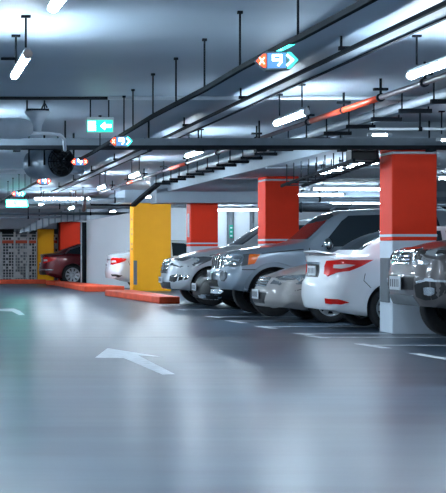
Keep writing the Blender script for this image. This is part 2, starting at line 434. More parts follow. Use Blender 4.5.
# ---- tall blue-grey off-roader
def build_offroader(loc):
    c = Car('suv', 'blue-grey off-roader with flared wheel arches parked nose out before the middle red column', 4.8, 0.94,
        top=[(0,1.02),(.12,1.10),(.3,1.135),(.8,1.20),(1.28,1.265),(1.42,1.30),(2.02,1.76),(2.25,1.83),(3.0,1.86),(4.2,1.84),(4.6,1.80),(4.72,1.62),(4.8,1.30)],
        belt=[(0,.96),(.3,1.06),(1.3,1.13),(2.5,1.15),(4.8,1.17)],
        roofw=[(0,.80),(1.2,.84),(1.5,.84),(2.1,.76),(4.4,.75),(4.8,.78)],
        bot=[(0,.46),(.35,.42),(.9,.36),(4.0,.36),(4.8,.46)],
        nose=[(.40,.12),(.50,.03),(.62,.0),(.76,.02),(.80,.07),(1.02,.11),(1.12,.20)], tail=[(.4,.05),(.6,0),(1.1,.04),(1.8,.2)],
        wheels=(.92,3.72), wr=.385, paint=M['p_bluegrey'], Rf=.34, Rr=.25, La=1.0, Lb=.6, arch=.07, loc=loc)
    c.windows([('front_side_window', [(1.72,1.19),(2.10,1.63),(2.22,1.72),(2.86,1.74),(2.86,1.20)]), ('rear_side_window', [(2.98,1.20),(2.98,1.74),(3.72,1.74),(3.86,1.21)]), ('quarter_window', [(3.98,1.23),(3.90,1.72),(4.45,1.70),(4.52,1.25)])],
              [(-.74,1.32),(.74,1.32),(.66,1.72),(.3,1.765),(-.3,1.765),(-.66,1.72)], [(-.65,1.25),(.65,1.25),(.6,1.65),(-.6,1.65)])
    c.patch('window_trim', c.side([(2.86,1.20),(2.86,1.74),(2.98,1.74),(2.98,1.20)]), M['trim_black'], (0,1,0), off=.003)
    c.patch('headlight', [(.17,-.52,.83),(.17,-.52,1.05),(.22,-.66,1.075),(.36,-.84,1.085),(.66,-.95,1.07),(.56,-.95,.90),(.30,-.82,.835)], M['lamp'], off=.010)
    c.patch('lamp_reflector', [(.20,-.58,.87),(.22,-.60,1.02),(.36,-.80,1.04),(.42,-.86,.99),(.36,-.82,.88)], M['lamp_in'], off=.020)
    c.patch('indicator', [(.46,-.90,.88),(.49,-.92,1.075),(.67,-.95,1.068),(.575,-.95,.905)], M['amber'], off=.016)
    c.patch('grille', c.front([(-.44,.82),(.44,.82),(.47,1.04),(-.47,1.04)]), M['trim_black'], (1,0,0), off=.004, mirror=False)
    for y in (-.40,-.2,0,.2,.40): c.patch('grille_bar', c.front([(y-.035,.82),(y+.035,.82),(y+.035,1.04),(y-.035,1.04)]), M['chrome'], (1,0,0), off=.02, mirror=False)
    c.patch('fog_lamp', [(.06,-.66,.60),(.05,-.60,.66),(.05,-.60,.74),(.06,-.66,.79),(.10,-.75,.79),(.14,-.80,.74),(.14,-.80,.66),(.10,-.75,.60)], M['lamp'], off=.012)
    c.patch('lower_intake', c.front([(-.45,.50),(.45,.50),(.48,.62),(-.48,.62)]), M['trim_black'], (1,0,0), off=.004, mirror=False)
    for w in c.wheels: c.lip(w, .075, c.paint, r0=.012, a0=2, a1=178, off=.026)
    c.strip('body_moulding', [(1.42,-1,.66),(3.25,-1,.66)], .11, c.paint, off=.02)
    for l in ([(1.52,-1,1.17),(1.50,-1,.50)], [(2.92,-1,1.2),(2.92,-1,.48)]): c.strip('door_seam', l, .012, M['trim_black'], off=.002)
    c.strip('bumper_seam', [(.36,-1,.80),(.60,-1,.80)], .014, M['trim_black'], off=.002)
    c.strip('hood_seam', [(.70,-1,1.075),(1.42,-1,1.145)], .012, M['trim_black'], off=.002)
    for x in (2.72, 3.70): c.handle(x, 1.07)
    for sd in (-1, 1):
        MB(True).path([(2.25,sd*.62,1.85),(2.35,sd*.62,1.905),(4.2,sd*.62,1.90),(4.3,sd*.62,1.84)], .02, 8).build('roof_rail', M['steel'], c.root)
    c.mirror(1.80, 1.22, m=M['chrome'], sz=(.085,.12,.115))
    c.plate(-.03, .70, .34, .16, y=-.05)
    c.wheel(6, .265, .60)
    return c

# ---- warm silver sedan, nose out
def build_saloon(loc):
    c = Car('sedan', 'warm silver sedan parked nose out, its hood half hidden by the white sedan', 4.8, 0.90,
        top=[(0,.70),(.15,.775),(.5,.86),(1.0,.935),(1.25,.965),(1.40,.99),(2.2,1.38),(2.6,1.46),(3.1,1.465),(3.7,1.36),(4.2,1.12),(4.6,1.08),(4.8,1.0)],
        belt=[(0,.62),(.4,.74),(1.2,.885),(2.5,.94),(4.2,.98),(4.8,.93)],
        roofw=[(0,.74),(1.2,.82),(1.5,.80),(2.4,.68),(3.3,.66),(4.2,.76),(4.8,.78)],
        bot=[(0,.24),(.4,.20),(1,.18),(4,.18),(4.8,.28)],
        nose=[(.2,.06),(.34,.0),(.48,.02),(.55,.05),(.70,.13),(.78,.22)], tail=[(.2,.05),(.5,0),(1.0,.1)],
        wheels=(.98,3.76), wr=.325, paint=M['p_greysilver'], Rf=.50, Rr=.35, La=1.1, Lb=.8, arch=.035, loc=loc)
    c.windows([('front_side_window', [(1.78,.985),(2.25,1.26),(2.55,1.36),(2.95,1.385),(2.95,.985)]), ('rear_side_window', [(3.02,.985),(3.02,1.385),(3.35,1.36),(3.85,1.16),(3.95,1.02)])],
              [(-.70,1.0),(.70,1.0),(.58,1.36),(.25,1.40),(-.25,1.40),(-.58,1.36)], [(-.6,1.13),(.6,1.13),(.55,1.36),(-.55,1.36)])
    c.patch('headlight', [(.20,-.50,.56),(.26,-.54,.64),(.42,-.68,.715),(.70,-.88,.785),(.90,-.92,.80),(.86,-.92,.70),(.55,-.84,.595),(.30,-.66,.545)], M['lamp'], off=.010)
    c.patch('lamp_reflector', [(.28,-.60,.585),(.34,-.62,.64),(.48,-.76,.70),(.58,-.83,.69),(.50,-.80,.61)], M['lamp_in'], off=.018)
    c.patch('indicator', [(.60,-.86,.635),(.65,-.86,.755),(.83,-.91,.785),(.78,-.90,.685)], M['amber'], off=.016)
    c.patch('grille', c.front([(-.36,.56),(.36,.56),(.42,.69),(-.42,.69)]), M['trim_black'], (1,0,0), off=.003, mirror=False)
    for z in (.565,.605,.645,.685): c.patch('grille_bar', c.front([(-.40,z-.009),(.40,z-.009),(.41,z+.009),(-.41,z+.009)]), M['chrome'], (1,0,0), off=.014, mirror=False)
    c.patch('lower_intake', c.front([(-.44,.29),(.44,.29),(.50,.46),(-.50,.46)]), M['trim_black'], (1,0,0), off=.003, mirror=False)
    c.strip('bumper_seam', [(.42,-1,.50),(.62,-1,.545)], .010, M['trim_black'], off=.002)
    c.strip('bumper_crease', [(.30,-1,.43),(.64,-1,.45)], .025, c.paint, off=.012)
    for l in ([(1.46,-1,.90),(1.44,-1,.30)], [(2.98,-1,.97),(2.98,-1,.30)]): c.strip('door_seam', l, .010, M['trim_black'], off=.002)
    for x in (2.75, 3.70): c.handle(x, .88)
    for w in c.wheels: c.lip(w, .03, c.paint, a0=4, a1=176, off=.010)
    c.mirror(1.78, 1.02); c.plate(-.015, .43, .44, .15, y=-.04); c.wheel(7, .215, .66)
    return c

# ---- white sedan, tail out
def build_white(loc):
    c = Car('sedan', 'white sedan parked tail out with red wraparound taillights beside the red and white column', 4.4, 0.85,
        top=[(0,.70),(.15,.77),(.5,.86),(1.0,.95),(1.2,.99),(2.0,1.40),(2.35,1.475),(2.9,1.47),(3.4,1.37),(3.86,1.13),(4.0,1.075),(4.25,1.065),(4.4,1.05)],
        belt=[(0,.62),(.4,.74),(1.2,.90),(2.5,.96),(3.7,1.03),(4.1,1.03),(4.4,.99)],
        roofw=[(0,.74),(1.2,.82),(1.5,.80),(2.3,.68),(3.1,.68),(3.9,.84),(4.4,.84)],
        bot=[(0,.24),(.4,.20),(1,.18),(3.6,.19),(4.1,.23),(4.4,.29)],
        nose=[(.2,.06),(.34,.0),(.48,.02),(.55,.05),(.70,.13),(.78,.22)],
        tail=[(.22,.10),(.33,.03),(.48,.0),(.66,.01),(.72,.055),(.85,.085),(1.0,.07),(1.06,.05)],
        wheels=(.85,3.40), wr=.315, paint=M['p_white'], Rf=.45, Rr=.36, La=1.0, Lb=.75, arch=.04, loc=loc, flip=True, sharp=.05)
    c.windows([('front_side_window', [(1.45,.99),(1.95,1.27),(2.2,1.37),(2.58,1.40),(2.58,1.0)]), ('rear_side_window', [(2.65,1.0),(2.65,1.40),(2.95,1.385),(3.35,1.25),(3.45,1.06)])],
              [(-.66,1.02),(.66,1.02),(.55,1.37),(.25,1.41),(-.25,1.41),(-.55,1.37)], [(-.66,1.13),(-.58,1.34),(-.25,1.40),(.25,1.40),(.58,1.34),(.66,1.13)])
    X = c.L
    c.patch('taillight', [(X-.08,-.56,.80),(X-.09,-.56,.90),(X-.12,-.62,.975),(X-.25,-.80,.99),(X-.55,-.87,.99),(X-.74,-.87,.995),(X-.56,-.87,.90),(X-.40,-.87,.835),(X-.22,-.80,.815),(X-.12,-.66,.765)], M['redlens'], off=.014)
    c.patch('reversing_light', [(X-.20,-.74,.875),(X-.21,-.75,.925),(X-.34,-.83,.93),(X-.48,-.86,.92),(X-.40,-.86,.89),(X-.30,-.81,.868)], M['clearlens'], off=.021)
    c.patch('rear_reflector', [(X-.13,-.66,.385),(X-.13,-.66,.455),(X-.26,-.79,.445),(X-.40,-.84,.395),(X-.28,-.80,.375)], M['redlens'], off=.010)
    c.patch('plate_recess', c.rear([(-.36,.74),(.36,.74),(.36,.93),(-.36,.93)]), M['trim_black'], (-1,0,0), off=.002, mirror=False)
    c.patch('trunk_strip', c.rear([(-.40,.925),(.40,.925),(.40,.96),(-.40,.96)]), M['chrome'], (-1,0,0), off=.018, mirror=False)
    sp = MB(True)
    prof = [(-.30,1.075),(-.02,1.125),(.035,1.12),(.025,1.095),(-.10,1.075)]
    for a, b in (((-.62), .62),):
        rr = []
        for k in range(13):
            y = a + (b-a)*k/12; u = 1 - abs(2*k/12-1)**4
            rr.append([(X - .06 + px*(0.75+.25*u) - .10*(1-u), y, 1.06 + (pz-1.06)*(0.35+.65*u)) for px, pz in prof])
        sp.rings(rr, smooth=False)
    sp.build('spoiler', c.paint, c.root, bevel=.006)
    c.strip('bumper_seam', [(X-.62,-1,.80),(X-.60,-1,.70),(X-.70,-1,.60)], .009, M['trim_black'], off=.002)
    c.strip('bumper_crease', [(X-.28,-1,.36),(X-.62,-1,.34)], .02, c.paint, off=.010)
    for l in ([(1.28,-1,.93),(1.26,-1,.30)], [(2.61,-1,.98),(2.61,-1,.30)], [(3.42,-1,1.0),(3.30,-1,.75),(3.02,-1,.55),(2.98,-1,.32)]): c.strip('door_seam', l, .009, M['trim_black'], off=.002)
    for x in (2.42, 3.25): c.handle(x, .90)
    for w in c.wheels: c.lip(w, .03, c.paint, a0=4, a1=176, off=.008)
    c.mirror(1.5, 1.03); c.plate(X-.085+.0, .83, .46, .14, y=-.0); c.wheel(8, .20, .68)
    return c

# ---- grey off-roader closest to the camera
def build_pickup(loc):
    c = Car('suv', 'dark grey off-roader with chrome grille parked in front of the red and white column', 4.7, 0.92,
        top=[(0,1.09),(.10,1.15),(.3,1.215),(.8,1.28),(1.25,1.31),(1.42,1.34),(2.1,1.74),(2.35,1.80),(3.1,1.83),(4.2,1.80),(4.5,1.72),(4.65,1.4),(4.7,1.2)],
        belt=[(0,1.0),(.3,1.11),(1.3,1.17),(2.5,1.16),(4.7,1.18)],
        roofw=[(0,.76),(1.2,.80),(1.5,.82),(2.2,.74),(4.3,.73),(4.7,.78)],
        bot=[(0,.44),(.35,.40),(.8,.36),(4,.34),(4.7,.46)],
        nose=[(.36,.16),(.46,.07),(.58,.02),(.76,.0),(.87,.02),(.93,.035),(1.10,.065),(1.19,.20)], tail=[(.4,.05),(.6,0),(1.1,.04),(1.8,.2)],
        wheels=(.92,3.65), wr=.385, paint=M['p_darkgrey'], Rf=.34, Rr=.3, La=1.05, Lb=.6, arch=.06, loc=loc)
    c.windows([('front_side_window', [(1.75,1.20),(2.2,1.60),(2.35,1.68),(2.9,1.70),(2.9,1.20)]), ('rear_side_window', [(3.0,1.20),(3.0,1.70),(3.7,1.70),(3.8,1.21)])],
              [(-.72,1.34),(.72,1.34),(.64,1.69),(.3,1.74),(-.3,1.74),(-.64,1.69)], [(-.65,1.25),(.65,1.25),(.6,1.6),(-.6,1.6)])
    c.patch('headlight', [(.08,-.42,.945),(.09,-.44,1.115),(.20,-.62,1.165),(.46,-.86,1.185),(.78,-.93,1.175),(.72,-.93,1.065),(.46,-.88,.965),(.20,-.66,.93)], M['lamp_clear'], off=.010)
    for pts in ([(.12,-.50,1.0),(.13,-.50,1.09),(.20,-.62,1.10),(.20,-.62,.99)], [(.28,-.74,1.0),(.28,-.74,1.12),(.42,-.85,1.13),(.42,-.86,1.01)], [(.52,-.90,1.06),(.54,-.90,1.14),(.68,-.93,1.14),(.66,-.93,1.08)]):
        c.patch('lamp_reflector', pts, M['trim_black'], off=.022)
    c.patch('grille', c.front([(-.34,.95),(.34,.95),(.40,1.135),(-.40,1.135)]), M['trim_black'], (1,0,0), off=.004, mirror=False)
    for z in (.96,1.005,1.05,1.095,1.13): c.patch('grille_bar', c.front([(-.37,z-.011),(.37,z-.011),(.38,z+.011),(-.38,z+.011)]), M['chrome'], (1,0,0), off=.022, mirror=False)
    rg = MB(True)
    rg.rings([[Vector((.025-.012*math.cos(b), (.085+.012*math.sin(b))*math.cos(a), 1.05+(.06+.012*math.sin(b))*math.sin(a))) for b in [2*PI*k/6 for k in range(6)]] for a in [2*PI*k/24 for k in range(25)]], cap=False)
    rg.rings([[Vector((.025-.010*math.cos(b), (.035+.009*math.sin(b))*math.cos(a), 1.05+(.058+.009*math.sin(b))*math.sin(a))) for b in [2*PI*k/6 for k in range(6)]] for a in [2*PI*k/24 for k in range(25)]], cap=False)
    rg.build('emblem', M['chrome'], c.root)
    c.patch('upper_intake', c.front([(-.52,.64),(.52,.64),(.56,.80),(-.56,.80)]), M['trim_black'], (1,0,0), off=.003, mirror=False)
    c.patch('fog_recess', [(.08,-.56,.56),(.08,-.56,.70),(.14,-.70,.755),(.30,-.82,.745),(.34,-.84,.66),(.28,-.82,.56),(.16,-.72,.53)], M['trim_black'], off=.003)
    c.patch('fog_lamp', [(.17,-.71,.60),(.17,-.71,.68),(.22,-.77,.69),(.26,-.80,.67),(.26,-.80,.61),(.22,-.77,.59)], M['lamp_in'], off=.013)
    c.patch('fog_bezel', [(.10,-.60,.715),(.10,-.60,.745),(.20,-.75,.775),(.33,-.83,.76),(.33,-.83,.735),(.20,-.75,.75)], M['chrome'], off=.012)
    c.patch('skid_plate', c.front([(-.55,.45),(.55,.45),(.50,.57),(-.50,.57)]), M['guard'], (1,0,0), off=.012, mirror=False)
    c.strip('bumper_seam', [(.50,-1,.885),(.60,-1,.62),(.66,-1,.48)], .010, M['trim_black'], off=.002)
    c.strip('hood_seam', [(.80,-1,1.17),(1.42,-1,1.19)], .012, M['trim_black'], off=.002)
    for w in c.wheels: c.lip(w, .06, c.paint, a0=3, a1=177, off=.02)
    for l in ([(1.55,-1,1.17),(1.53,-1,.48)], [(2.95,-1,1.2),(2.95,-1,.48)]): c.strip('door_seam', l, .012, M['trim_black'], off=.002)
    for x in (2.72, 3.66): c.handle(x, 1.07)
    c.mirror(1.85, 1.24); c.plate(-.025, .715, .44, .17, y=-.02); c.wheel(6, .26, .60)
    return c

# ---- silver off-roader with three-bar grille
def build_crossover(loc):
    c = Car('suv', 'light silver off-roader with slatted grille and oval headlights beside the yellow column', 4.8, 0.96,
        top=[(0,.93),(.12,1.0),(.4,1.08),(.9,1.16),(1.25,1.205),(1.40,1.235),(2.15,1.66),(2.5,1.77),(3.2,1.80),(4.2,1.73),(4.6,1.6),(4.75,1.3),(4.8,1.1)],
        belt=[(0,.86),(.3,.96),(1.2,1.07),(2.5,1.12),(4.8,1.16)],
        roofw=[(0,.76),(1.2,.82),(1.5,.80),(2.3,.70),(4.2,.69),(4.8,.76)],
        bot=[(0,.34),(.35,.30),(.9,.28),(4,.28),(4.8,.40)],
        nose=[(.26,.14),(.38,.03),(.50,.0),(.62,.02),(.80,.05),(.94,.10),(1.0,.22)], tail=[(.4,.05),(.6,0),(1.1,.06),(1.7,.25)],
        wheels=(.88,3.78), wr=.38, paint=M['p_silver'], Rf=.46, Rr=.35, La=1.05, Lb=.7, arch=.05, loc=loc)
    c.windows([('front_side_window', [(1.72,1.17),(2.3,1.55),(2.55,1.64),(2.95,1.66),(2.95,1.17)]), ('rear_side_window', [(3.03,1.17),(3.03,1.66),(3.7,1.62),(3.85,1.2)])],
              [(-.74,1.25),(.74,1.25),(.62,1.64),(.3,1.69),(-.3,1.69),(-.62,1.64)], [(-.6,1.2),(.6,1.2),(.55,1.55),(-.55,1.55)])
    c.patch('headlight', [(.20,-.50,.80),(.24,-.52,.90),(.40,-.68,.965),(.66,-.88,1.0),(.90,-.96,1.0),(.86,-.96,.93),(.62,-.90,.82),(.36,-.74,.765)], M['lamp'], off=.012)
    c.patch('lamp_reflector', [(.34,-.66,.84),(.36,-.66,.92),(.54,-.80,.96),(.62,-.86,.90),(.50,-.80,.83)], M['lamp_in'], off=.022)
    c.patch('grille', c.front([(-.40,.66),(.40,.66),(.46,.92),(-.46,.92)]), M['trim_black'], (1,0,0), off=.003, mirror=False)
    for z in (.685,.765,.845,.915): c.patch('grille_bar', c.front([(-.43,z-.018),(.43,z-.018),(.44,z+.018),(-.44,z+.018)]), M['chrome'], (1,0,0), off=.02, mirror=False)
    em = MB(True)
    em.rings([[Vector((.03-.010*math.cos(b), (.085+.010*math.sin(b))*math.cos(a), .80+(.085+.010*math.sin(b))*math.sin(a))) for b in [2*PI*k/6 for k in range(6)]] for a in [2*PI*k/24 for k in range(25)]], cap=False)
    for k in range(3):
        a = PI/2 + 2*PI*k/3; em.prism([(.025,.085*math.cos(a),.80+.085*math.sin(a)), (.025,.014*math.cos(a+1.57),.80+.014*math.sin(a+1.57)), (.025,.014*math.cos(a-1.57),.80+.014*math.sin(a-1.57))], (.012,0,0))
    em.build('emblem', M['chrome'], c.root)
    c.patch('side_intake', [(.10,-.60,.50),(.10,-.60,.60),(.24,-.76,.63),(.44,-.90,.62),(.40,-.90,.54),(.20,-.74,.49)], M['trim_black'], off=.003)
    c.patch('running_light', [(.14,-.66,.565),(.15,-.66,.59),(.26,-.78,.61),(.42,-.90,.60),(.42,-.90,.58),(.25,-.78,.585)], M['chrome'], off=.012)
    c.patch('lower_intake', c.front([(-.60,.35),(.60,.35),(.66,.48),(-.66,.48)]), M['trim_black'], (1,0,0), off=.003, mirror=False)
    c.patch('skid_plate', c.front([(-.55,.30),(.55,.30),(.60,.36),(-.60,.36)]), M['chrome'], (1,0,0), off=.015, mirror=False)
    c.strip('bumper_seam', [(.60,-1,.80),(.58,-1,.60)], .010, M['trim_black'], off=.002)
    c.strip('hood_seam', [(.85,-1,1.03),(1.42,-1,1.10)], .010, M['trim_black'], off=.002)
    for w in c.wheels: c.lip(w, .05, c.paint, a0=3, a1=177, off=.014)
    for l in ([(1.50,-1,1.08),(1.48,-1,.42)], [(2.99,-1,1.15),(2.99,-1,.42)]): c.strip('door_seam', l, .010, M['trim_black'], off=.002)
    for x in (2.78, 3.72): c.handle(x, 1.02)
    c.mirror(1.76, 1.17); c.plate(-.02, .52, .44, .12, y=0); c.wheel(5, .25, .66, style=1)
    return c

# ---- low black car
def build_black(loc):
    c = Car('coupe', 'low black car between the two tall silver off-roaders, only its nose showing', 4.6, 0.90,
        top=[(0,.62),(.15,.68),(.5,.75),(1.0,.83),(1.3,.87),(1.5,.91),(2.3,1.27),(2.7,1.34),(3.2,1.33),(3.9,1.12),(4.3,1.0),(4.6,.94)],
        belt=[(0,.54),(.4,.65),(1.2,.78),(2.5,.86),(4.2,.90),(4.6,.86)],
        roofw=[(0,.72),(1.2,.80),(1.6,.78),(2.5,.64),(3.3,.62),(4.2,.74),(4.6,.76)],
        bot=[(0,.20),(.4,.17),(1,.16),(4,.16),(4.6,.26)],
        nose=[(.16,.06),(.28,.0),(.42,.02),(.55,.08),(.68,.2)], tail=[(.2,.05),(.5,0),(1.0,.1)],
        wheels=(.92,3.62), wr=.325, paint=M['p_black'], Rf=.5, Rr=.35, La=1.1, Lb=.8, arch=.035, loc=loc)
    c.windows([('side_window', [(1.85,.90),(2.4,1.17),(2.75,1.26),(3.2,1.25),(3.8,1.06),(3.8,.92)])],
              [(-.68,.93),(.68,.93),(.54,1.24),(.2,1.28),(-.2,1.28),(-.54,1.24)], [(-.55,1.05),(.55,1.05),(.5,1.22),(-.5,1.22)])
    c.patch('headlight', [(.20,-.48,.50),(.26,-.52,.58),(.46,-.70,.655),(.78,-.89,.70),(.80,-.91,.64),(.55,-.84,.54),(.32,-.68,.485)], M['lamp'], off=.010)
    c.patch('lamp_reflector', [(.32,-.62,.53),(.38,-.66,.59),(.56,-.80,.63),(.56,-.82,.575),(.40,-.72,.525)], M['trim_black'], off=.020)
    c.patch('grille', c.front([(-.40,.40),(.40,.40),(.45,.55),(-.45,.55)]), M['trim_black'], (1,0,0), off=.003, mirror=False)
    c.patch('bumper_trim', [(.05,-.30,.235),(.05,-.30,.275),(.14,-.60,.285),(.36,-.84,.285),(.36,-.84,.235),(.14,-.60,.235)], M['chrome'], off=.012)
    c.patch('fog_lamp', [(.22,-.72,.31),(.22,-.72,.38),(.34,-.82,.39),(.40,-.86,.35),(.34,-.84,.305)], M['lamp_in'], off=.010)
    c.strip('door_seam', [(1.6,-1,.8),(1.58,-1,.3)], .010, M['trim_black'], off=.002); c.handle(2.9, .80)
    c.mirror(1.85, .95); c.plate(-.02, .42, .44, .14, y=-.02); c.wheel(10, .22, .68)
    return c

# ---- pale silver sedan tail out behind the yellow column
def rear_lamps(c, dz=0.0):
    X = c.L
    c.patch('taillight', [(X-.06,-.50,.74+dz),(X-.08,-.50,.90+dz),(X-.14,-.66,.935+dz),(X-.32,-.86,.93+dz),(X-.52,-.92,.91+dz),(X-.46,-.92,.84+dz),(X-.28,-.84,.77+dz),(X-.12,-.66,.73+dz)], M['redlens'], off=.014)
    c.patch('reversing_light', [(X-.10,-.58,.79+dz),(X-.11,-.58,.85+dz),(X-.22,-.76,.86+dz),(X-.24,-.79,.80+dz)], M['clearlens'], off=.021)
def build_sedan_tail(loc, name, label, paint, wine=False):
    c = Car(name, label, 4.7, 0.90,
        top=[(0,.70),(.15,.77),(.5,.86),(1.0,.94),(1.25,.98),(2.15,1.38),(2.5,1.45),(3.0,1.45),(3.6,1.32),(4.15,1.10),(4.35,1.07),(4.6,1.05),(4.7,1.02)],
        belt=[(0,.62),(.4,.74),(1.2,.89),(2.5,.95),(4.1,1.01),(4.7,.96)],
        roofw=[(0,.74),(1.2,.82),(1.5,.80),(2.4,.67),(3.2,.66),(4.15,.80),(4.7,.80)],
        bot=[(0,.24),(.4,.20),(1,.18),(3.8,.19),(4.3,.24),(4.7,.34)],
        nose=[(.2,.06),(.34,.0),(.48,.02),(.55,.05),(.70,.13),(.78,.22)], tail=[(.24,.10),(.36,.02),(.52,.0),(.66,.03),(.80,.07),(1.0,.05)],
        wheels=(.95,3.66), wr=.34 if wine else .32, paint=paint, Rf=.48, Rr=.42, La=1.1, Lb=.8, arch=.035, loc=loc, flip=True)
    c.windows([('front_side_window', [(1.72,.985),(2.2,1.25),(2.5,1.35),(2.85,1.37),(2.85,.985)]), ('rear_side_window', [(2.92,.99),(2.92,1.37),(3.2,1.35),(3.72,1.17),(3.85,1.05)])],
              [(-.70,1.0),(.70,1.0),(.58,1.34),(.25,1.39),(-.25,1.39),(-.58,1.34)], [(-.66,1.12),(-.58,1.32),(-.25,1.38),(.25,1.38),(.58,1.32),(.66,1.12)])
    X = c.L; rear_lamps(c)
    c.patch('trunk_strip', c.rear([(-.45,.86),(.45,.86),(.45,.89),(-.45,.89)]), M['chrome'], (-1,0,0), off=.012, mirror=False)
    if wine:
        c.strip('window_trim', [(3.90,-1,1.04),(3.74,-1,1.19),(3.4,-1,1.30)], .05, M['chrome'], off=.010)
        c.patch('rear_valance', c.rear([(-.75,.36),(.75,.36),(.75,.46),(-.75,.46)]), M['trim_black'], (-1,0,0), off=.006, mirror=False)
        c.patch('bumper_trim', [(X-.03,-.3,.50),(X-.03,-.3,.525),(X-.16,-.70,.525),(X-.40,-.88,.525),(X-.40,-.88,.50),(X-.16,-.70,.50)], M['chrome'], off=.010)
    else:
        c.patch('rear_reflector', [(X-.14,-.68,.40),(X-.13,-.64,.46),(X-.24,-.80,.46),(X-.40,-.87,.42),(X-.30,-.84,.39)], M['trim_black'], off=.010)
        c.strip('bumper_crease', [(X-.5,-1,.56),(X-.85,-1,.60)], .02, c.paint, off=.010)
    c.strip('bumper_seam', [(X-.56,-1,.84),(X-.62,-1,.66)], .009, M['trim_black'], off=.002)
    for l in ([(1.40,-1,.93),(1.38,-1,.30)], [(2.88,-1,.98),(2.88,-1,.30)]): c.strip('door_seam', l, .009, M['trim_black'], off=.002)
    for x in (2.65, 3.58): c.handle(x, .90)
    c.mirror(1.74, 1.02); c.plate(X-.04, .72 if not wine else .68, .48, .13); c.wheel(9 if wine else 7, .215, .70)
    return c

# ------------------------------------------------------------------ the hall
HC = 1.74                    # ceiling above the camera
ZC = CH + HC                 # ceiling height
SZ = CH + 1.4                # underside of the lowered slab over the bays
def box_struct(name, m, *b): return struct(MB().box(*b).build(name, m))
box_struct('floor', M['floor'], -6.2, 24.2, -6.2, 74.2, -0.12, 0)
box_struct('ceiling', M['ceiling'], -6.2, 24.2, -6.2, 74.2, ZC, ZC+.15)
box_struct('wall_left', M['wall_white'], -6.2, -6.0, -6.0, 74, 0, ZC)
box_struct('wall_right', M['wall_white'], 24.0, 24.2, -6.0, 74, 0, ZC)
box_struct('wall_near', M['wall_white'], -6.2, 24.2, -6.2, -6.0, 0, ZC)
box_struct('wall_far', M['wall_dark'], -6.2, 24.2, 74.0, 74.2, 0, ZC)
box_struct('soffit', M['soffit'], 5.6, 24.0, 21.95, 37.9, SZ, ZC)
box_struct('soffit', M['soffit'], 5.35, 24.0, 37.9, 38.9, CH+1.14, ZC)
box_struct('soffit', M['soffit'], 5.6, 24.0, 45.9, 50.0, SZ-.02, ZC)
for y in (27.0, 31.0): box_struct('trim_1', M['ceiling'], 5.62, 24.0, y-.06, y+.06, SZ-.025, SZ)
box_struct('beam', M['ceiling'], -6.0, 5.3, 44.6, 45.1, ZC-.05, ZC)
# white wall behind the parking row, its free end lower and bowed back
mb = MB(); sec = []
for k in range(13):
    t = k/12; x = 4.93 + 2.6*t; y = 51.6 - 1.6*math.sin(t*PI/2)
    z = 2.05 + .40*min(1, t*1.25)
    sec.append((x, y, z))
sec.append((24.0, 50.0, 2.47))
for (x0,y0,z0), (x1,y1,z1) in zip(sec, sec[1:]):
    k = len(mb.v)
    mb.add([(x0,y0,0),(x1,y1,0),(x1,y1,z1),(x0,y0,z0),(x0,y0+.35,0),(x1,y1+.35,0),(x1,y1+.35,z1),(x0,y0+.35,z0)],
           [(0,1,2,3),(4,7,6,5),(3,2,6,7)], True)
mb.add([(4.93,51.6,0),(4.93,51.6,2.05),(4.93,51.95,2.05),(4.93,51.95,0)], [(0,1,2,3)])
w = mb.build('wall_back', M['wall_white']); w.data.set_sharp_from_angle(angle=.6); struct(w)

# ---------------------------------------------------------------- columns
def column(label, x0, x1, y0, y1, top, split=None, colour='red', stripe=True, guard=None, marks=False):
    r = empty('column', ((x0+x1)/2, (y0+y1)/2, 0), label, 'column')
    def bx(name, m, z0, z1, e=0.0, bev=.012): return MB().box(x0-e, x1+e, y0-e, y1+e, z0, z1).build(name, m, r, bevel=bev, segs=1)
    if split:
        bx('lower_section', M['col_white'], 0, split)
        z1 = top - (.085 if stripe else 0)
        bx('upper_section', M[colour], split, z1)
        if stripe: bx('stripe', M['col_white'], z1, z1+.035); bx('top_band', M[colour], z1+.035, top)
        bx('stripe', M['col_white'], split+.05, split+.085, .003, 0)
    else: bx('shaft', M[colour], 0, top)
    if guard:
        gx0, gx1, gz0, gz1, gy = guard
        MB().box(gx0, gx1, gy-.025, gy+.01, gz0, gz1).build('corner_guard', M['guard'], r, bevel=.008)
    return r
c1 = column('red and white column standing just behind the dark grey off-roader', PX(392,22), PX(437,22), 22, 22.6, SZ, CH+.155)
MB().box(PX(380,22.6)-.03, PX(392,22)+.02, 22.08, 22.5, .42, 1.02).build('corner_guard', M['guard'], c1, bevel=.01)
c2 = column('red column behind the hood of the blue-grey off-roader', PX(265,30.3), PX(299,30.3), 30.3, 30.95, SZ, CH+.155)
c3 = column('red column above the windscreen of the light silver off-roader', PX(190.5,38.3), PX(218,38.3), 38.3, 38.9, CH+1.14, CH+.135, stripe=False)
MB().box(PX(188,38.6)-.012, PX(188,38.6)+.02, 38.45, 38.62, 1.45, 2.0).build('painted_mark', M['col_white'], c3)
c4 = column('wide yellow column on the red kerb beside the pale silver sedan', PX(133,46.2), PX(171,46.2), 46.2, 46.9, SZ-.02, None, 'yellow', guard=(PX(133.5,46.2), PX(137,46.2), .18, .86, 46.2))
for k in range(7):
    y0 = 46.34; MB().box(PX(133,46.2)-.004, PX(133,46.2)+.01, y0, y0+.18, 1.15+.14*k, 1.22+.14*k).build('painted_mark', M['guard'], c4) if k in (0,1,3,4,6) else None
c5 = column('far red column behind the dark red sedan', PX(60,58), PX(80,58), 58, 58.7, PZ(222,58), None, 'red')
c6 = column('far narrow yellow column by the patterned screen', PX(38,58.2), PX(54,58.2), 58.2, 58.75, PZ(229,58.2), None, 'yellow')

